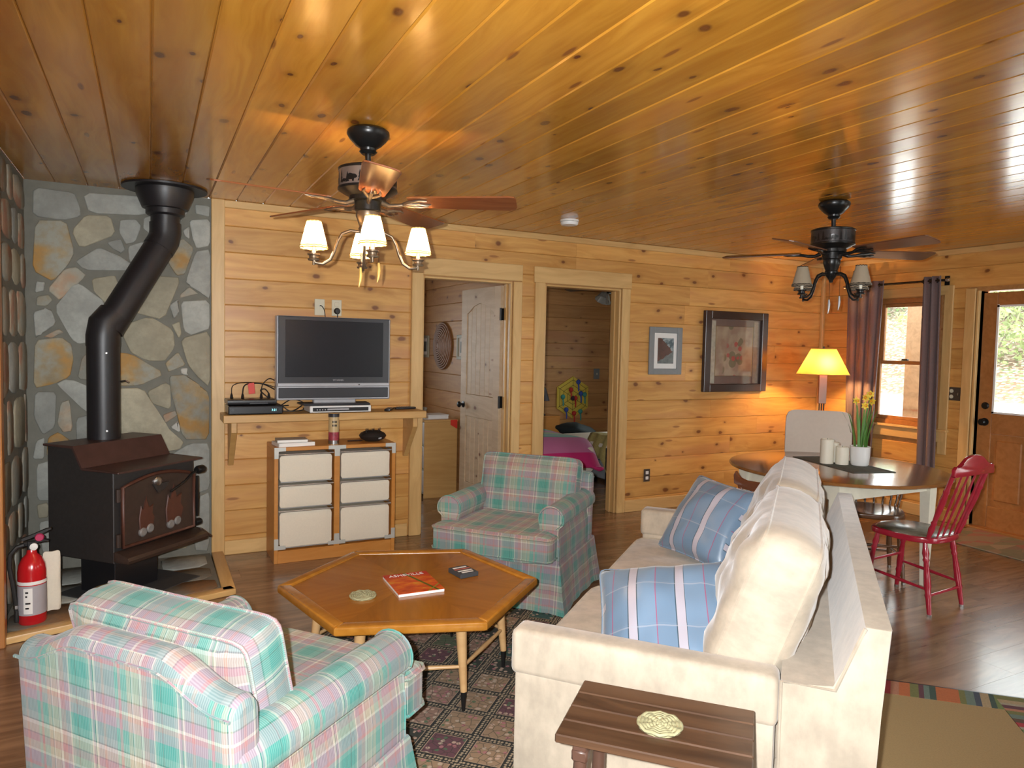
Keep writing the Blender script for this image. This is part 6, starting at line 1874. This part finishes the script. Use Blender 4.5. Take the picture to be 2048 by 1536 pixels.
for s in (-1, 1):
    for t_ in (-1, 1):
        obj('leg', MB().tube([(s * .18, t_ * .13, .09), (s * .18, t_ * .13, 0)], .018, 8), BLACK, fc)
tb = thing('daybed', 'second low bed with blue-grey skirt partly behind the right door jamb', 'bed', (4.10, 1.15, 0))
obj('mattress', MB().box((.45, .55, .34), (.86, 1.06, .20), bev=.04, seg=2), LINEN, tb, 30)
obj('dust_ruffle', MB().box((.45, .57, .135), (.84, 1.0, .20), bev=.01), plain('blue_grey_skirt', (.26, .28, .30), .8), tb, 0)
for s, t_ in ((.0, .02), (.9, .02), (.0, 1.08), (.9, 1.08)):
    obj('leg', MB().tube([(s, t_, .40), (s, t_, 0)], .018, 10), BLACK, tb)
def fringe_throw():
    rows = []
    for i in range(11):
        v = i / 10
        r_ = []
        for j in range(17):
            u = j / 16
            z_ = .505 + .02 * math.sin(u * 5) - max(0, (.25 - v)) * 1.0 - max(0, (.18 - u)) * 1.3
            r_.append((4.07 + .5 * u + .012 * math.sin(v * 17), 1.10 + .5 * v + .012 * math.sin(u * 23), z_))
        rows.append(r_)
    return MB().grid(rows)
th_ = obj('fringed_throw', fringe_throw(), plain('mustard_throw', (.42, .34, .12), .95, 0, .25, 60), None, 60)
th_.modifiers.new('wool', 'SOLIDIFY').thickness = .008
tag(th_, 'mustard yellow fringed throw draped over the second bed', 'throw')
fr_ = MB()
for j in range(34):
    u = j / 33
    z_ = .505 + .02 * math.sin(u * 5) - .25 - max(0, (.18 - u)) * 1.3
    x_ = 4.07 + .5 * u
    fr_.tube([(x_, 1.10 + .012 * math.sin(u * 23), z_), (x_ + .004 * math.sin(j * 3), 1.096, max(.03, z_ - .09))], .004, 4)
fo_ = obj('fringe', fr_, plain('mustard_fringe', (.46, .38, .15), .95), th_, 0)
fo_['kind'] = 'stuff'
kt = thing('spider_web_hanging', 'yellow hexagonal web hanging with felt bugs on the bedroom wall', 'wall hanging', (4.96, YB - .012, .795))
MK = Matrix(((1, 0, 0, 0), (0, 0, -1, 0), (0, 1, 0, 0), (0, 0, 0, 1)))
hx_ = lambda r: [(r * math.sin(PI / 3 * k), r * math.cos(PI / 3 * k)) for k in range(6)]
obj('panel', MB().prism(hx_(.30), .0, .012, MK, bev=.003), plain('yellow_felt', (.62, .46, .06), .85), kt, 0)
for r_ in (.10, .175, .25):
    obj('web_line', MB().tube([(x, -.014, z_) for x, z_ in hx_(r_)], .0035, 4, closed=True), plain('olive_cord', (.12, .12, .03), .8), kt, 0)
for x, z_ in hx_(.285):
    obj('web_line', MB().tube([(0, -.014, 0), (x, -.014, z_)], .003, 4), plain('olive_cord', (.12, .12, .03), .8), kt, 0)
FELT = {'b': plain('blue_felt', (.04, .08, .36), .8), 'r': plain('red_felt', (.50, .03, .02), .8), 'g': plain('aqua_felt', (.06, .30, .24), .8), 'k': plain('dark_felt', (.05, .02, .03), .8)}
for x, z_, c in ((.08, .22, 'b'), (-.04, .11, 'r'), (-.005, -.01, 'k'), (.035, -.01, 'r'), (.125, .055, 'b'), (.19, .04, 'g'), (-.17, .01, 'g'), (-.11, -.17, 'b'), (.02, -.225, 'r'), (.125, -.20, 'g')):
    b_ = obj('felt_bug', MB().lathe([(0, 0), (.034, .004), (.036, .014), (.022, .026), (0, .030)], 14, Matrix.Translation((x, -.014, z_)) @ Matrix.Rotation(PI / 2, 4, 'X')), FELT[c], kt, 60)
    if c != 'k':
        obj('ribbon', MB().grid([[(x - .012, -.018, z_ - .02), (x + .012, -.020, z_ - .02)], [(x - .004, -.026, z_ - .07), (x + .022, -.022, z_ - .07)], [(x + .0, -.020, z_ - .13), (x + .018, -.024, z_ - .13)]]), FELT[c], b_, 60)
pl = thing('light_switch', 'grey switch plate on the bedroom wall near the corner post', 'switch', (5.36, YB - .012, 1.13))
obj('plate', MB().box((0, 0, 0), (.10, .008, .15), bev=.003), plain('grey_plate', (.16, .17, .17), .4), pl, 0)
obj('toggle', MB().box((0, -.010, 0), (.014, .014, .03), bev=.002), IVORY, pl, 0)
pl = thing('wall_outlet', 'pale outlet low on the bedroom wall below the web hanging', 'outlet', (5.20, YB - .012, .28))
obj('plate', MB().box((0, 0, 0), (.10, .008, .13), bev=.003), IVORY, pl, 0)
obj('receptacle', MB().box((0, -.006, 0), (.05, .006, .08), bev=.003), WHITE, pl, 0)
ns = thing('nightstand', 'small wooden nightstand beyond the striped bed', 'nightstand', (4.33, 3.08, 0))
obj('case', MB().box((0, 0, .30), (.42, .34, .56), bev=.004), CAB, ns, 0)
obj('drawer', MB().box((0, -.172, .45), (.36, .016, .20), bev=.003), CAB, ns, 0)
obj('drawer', MB().box((0, -.172, .20), (.36, .016, .24), bev=.003), CAB, ns, 0)
tl = thing('table_lamp', 'small dark-shaded lamp on the bedroom nightstand', 'lamp', (4.33, 3.06, .58))
obj('base', MB().lathe([(.06, 0), (.06, .012), (.014, .03), (.014, .22), (0, .22)], 16), BRONZE, tl)
obj('shade', MB().lathe([(.11, .20), (.055, .37)], 20, cap=False), plain('dark_shade', (.03, .025, .03), .6), tl, 50)
f3 = thing('bedroom_fan', 'dim ceiling fan with ribbed glass shades inside the right bedroom', 'ceiling fan', (4.52, 1.80, H + .012))
obj('canopy', MB().lathe([(.07, 0), (.075, -.02), (.04, -.06), (.014, -.065), (.014, -.12), (0, -.12)], 20), BRONZE, f3)
obj('motor', MB().lathe([(.02, -.11), (.11, -.12), (.12, -.14), (.12, -.20), (.08, -.23), (.05, -.24), (.05, -.30), (0, -.31)], 24), BRONZE, f3)
for k in range(5):
    a_ = R(187 + 72 * k)
    obj('blade', MB().prism([(.16, -.05), (.62, -.07), (.64, 0), (.62, .07), (.16, .05)], -.004, .004), plain('grey_blade', (.10, .09, .08), .5), f3, 0, M=Matrix.Rotation(a_, 4, 'Z') @ Matrix.Translation((0, 0, -.235)) @ Matrix.Rotation(R(12), 4, 'X'))
for k in range(3):
    a_ = R(200 + 120 * k)
    s_ = MB()
    n = 20
    rows = []
    for r_, z_ in ((.022, 0), (.045, -.03), (.062, -.08), (.085, -.115)):
        rows.append([(r_ * (1 + .05 * (-1) ** i) * math.cos(2 * PI * i / n), r_ * (1 + .05 * (-1) ** i) * math.sin(2 * PI * i / n), z_) for i in range(n)] )
        rows[-1].append(rows[-1][0])
    obj('glass_shade', s_.grid(rows), plain('frosted_glass', (.30, .29, .25), .3), f3, 30, M=Matrix.Rotation(a_, 4, 'Z') @ Matrix.Translation((.11, 0, -.29)) @ Matrix.Rotation(R(-30), 4, 'Y'))

# ------------------------------------------------------------------ outside
def ground_mat():
    t = NT('leafy_ground')
    co = t.coord()
    x, y, z_ = t.sep(co)[:3]
    v_ = t.voro(co, 16.0, 'F1', '2D')
    lit = t.ramp(t.sep(v_['Color'])[0], [(0, (.12, .07, .035)), (.35, (.25, .17, .10)), (.6, (.40, .32, .24)), (.8, (.10, .13, .05))], 'CONSTANT')
    gravel = t.mix(t.noise(co, 40, 4), (.58, .57, .55), (.70, .69, .67))
    n_ = t.math('MULTIPLY', t.noise(co, 1.5, 3), 1.2)
    band = t.math('MULTIPLY', t.sstep(t.math('ADD', x, n_), 11.0, 11.6), t.sstep(t.math('ADD', x, n_), 16.8, 16.0))
    return t.done(t.mix(band, lit, gravel), .9)
rows = []
for i in range(40):
    x_ = 6.35 + i * .75
    r_ = []
    for j in range(40):
        y_ = -22 + j * 1.1
        z_ = -.55 + max(0, x_ - 8.2) * .135 + max(0, x_ - 16) * .20 + .08 * noise.noise(Vector((x_ * .4, y_ * .4, 0)))
        r_.append((x_, y_, z_))
    rows.append(r_)
gr_ = struct('ground', MB().grid(rows), ground_mat(), None, 60)
def gz(x_): return -.55 + max(0, x_ - 8.2) * .135 + max(0, x_ - 16) * .20
pf = struct('floor_porch', MB().box((7.1, -2, -.12), (1.85, 14, .10)), FIR)
for q in range(13):
    plank(pf, 'plank', FIR, 14, .14, Matrix.Translation((6.25 + q * .14, -2, -.055)) @ Matrix.Rotation(PI / 2, 4, 'Z') @ frame((0, 0, 0), (1, 0, 0), (0, 0, -1), (0, 1, 0)))
POST = wood('porch_post_pine', (.20, .125, .065), (.27, .18, .10), .6, .3, vary=.05)
pp = thing('porch_post', 'square pine porch post standing outside the window', 'post', (7.65, .0, -.05))
obj('shaft', MB().box((0, 0, 1.3), (.19, .19, 2.6), bev=.006), POST, pp, 0, )
obj('foot_block', MB().box((0, 0, .06), (.23, .23, .12), bev=.006), POST, pp, 0)
rng = random.Random(21)
LEAFM = [plain('green_leaves', (.16, .26, .07), .6, 0, .4, 6), plain('olive_leaves', (.22, .26, .09), .6, 0, .4, 6), plain('dark_leaves', (.08, .16, .06), .6, 0, .4, 6)]  # three leaf colours shared out among shrubs and trees
BARK = plain('grey_bark', (.20, .17, .13), .9, 0, .3, 20)
def bush(name, label, cat, c, rad, n, m_, trunk=0.0):
    t_ = thing(name, label, cat, c)
    V, F = [], []
    for k in range(n):
        while True:
            p = Vector((rng.uniform(-1, 1), rng.uniform(-1, 1), rng.uniform(-1, 1)))
            if .15 < p.length < 1: break
        p = Vector((p.x * rad[0], p.y * rad[1], p.z * rad[2] + rad[2] + trunk))
        a_ = Vector((rng.gauss(0, 1), rng.gauss(0, 1), rng.gauss(0, 1))).normalized()
        b_ = a_.orthogonal().normalized()
        s_ = rng.uniform(.05, .13)
        i0 = len(V)
        V += [p - a_ * s_, p + b_ * s_ * .45, p + a_ * s_, p - b_ * s_ * .45]
        F.append((i0, i0 + 1, i0 + 2, i0 + 3))
    me = bpy.data.meshes.new('foliage')
    me.from_pydata([tuple(v) for v in V], [], F)
    me.materials.append(m_)
    fo2 = put('foliage', me, t_)
    fo2['kind'] = 'stuff'
    st2 = MB()
    if trunk:
        obj('trunk', MB().tube([(0, 0, -.3), (.05, .03, trunk * .6), (0, .08, trunk + rad[2])], [.13, .11, .05], 8), BARK, t_, 60)
    else:
        for k in range(4):
            a_ = k * 1.6
            obj('stem', MB().tube([(.05 * math.cos(a_), .05 * math.sin(a_), -.2), (.5 * rad[0] * math.cos(a_), .5 * rad[1] * math.sin(a_), rad[2] * 1.2)], [.03, .01], 6), BARK, t_, 60)
    return t_
spots = [(21, 2.4, 0), (22.5, 7.2, 1), (20.5, -2.2, 2), (23, 12.0, 0), (24, -7.0, 1), (20, -11.5, 0), (18.5, 5.4, 1), (27, 1.0, 2), (27.5, 6.0, 0), (28, 16.0, 2)]
names = ['pale green shrub on the slope, seen through the window left of the post', 'olive shrub on the slope seen through the window', 'dark shrub on the slope seen through the door glass', 'green shrub far up the slope behind the window curtain', 'olive shrub high on the slope behind the door glass', 'green shrub on the slope to the far right of the door glass', 'small olive shrub low on the slope outside the window', 'dark bush at the top of the slope beyond the driveway', 'green bush at the top of the slope outside the window', 'dark bush at the far left end of the slope outside']
for (x_, y_, k), lab in zip(spots, names):
    bush('shrub', lab, 'shrub', (x_, y_, gz(x_) - .1), (1.6, 2.1, 1.5), 2600, LEAFM[k])
for k, (x_, y_, lab) in enumerate(((24.4, 4.2, 'thin grey tree behind the shrubs outside the window'), (25.5, -2.6, 'thin grey tree on the slope behind the door glass'), (28.5, 11.0, 'tall tree on the hilltop left of the porch post'), (28.8, -7.6, 'tall tree on the hilltop beyond the door glass'))):
    bush('tree', lab, 'tree', (x_, y_, gz(x_) - .1), (2.4, 2.6, 2.4), 4200, LEAFM[k % 3], 2.2)
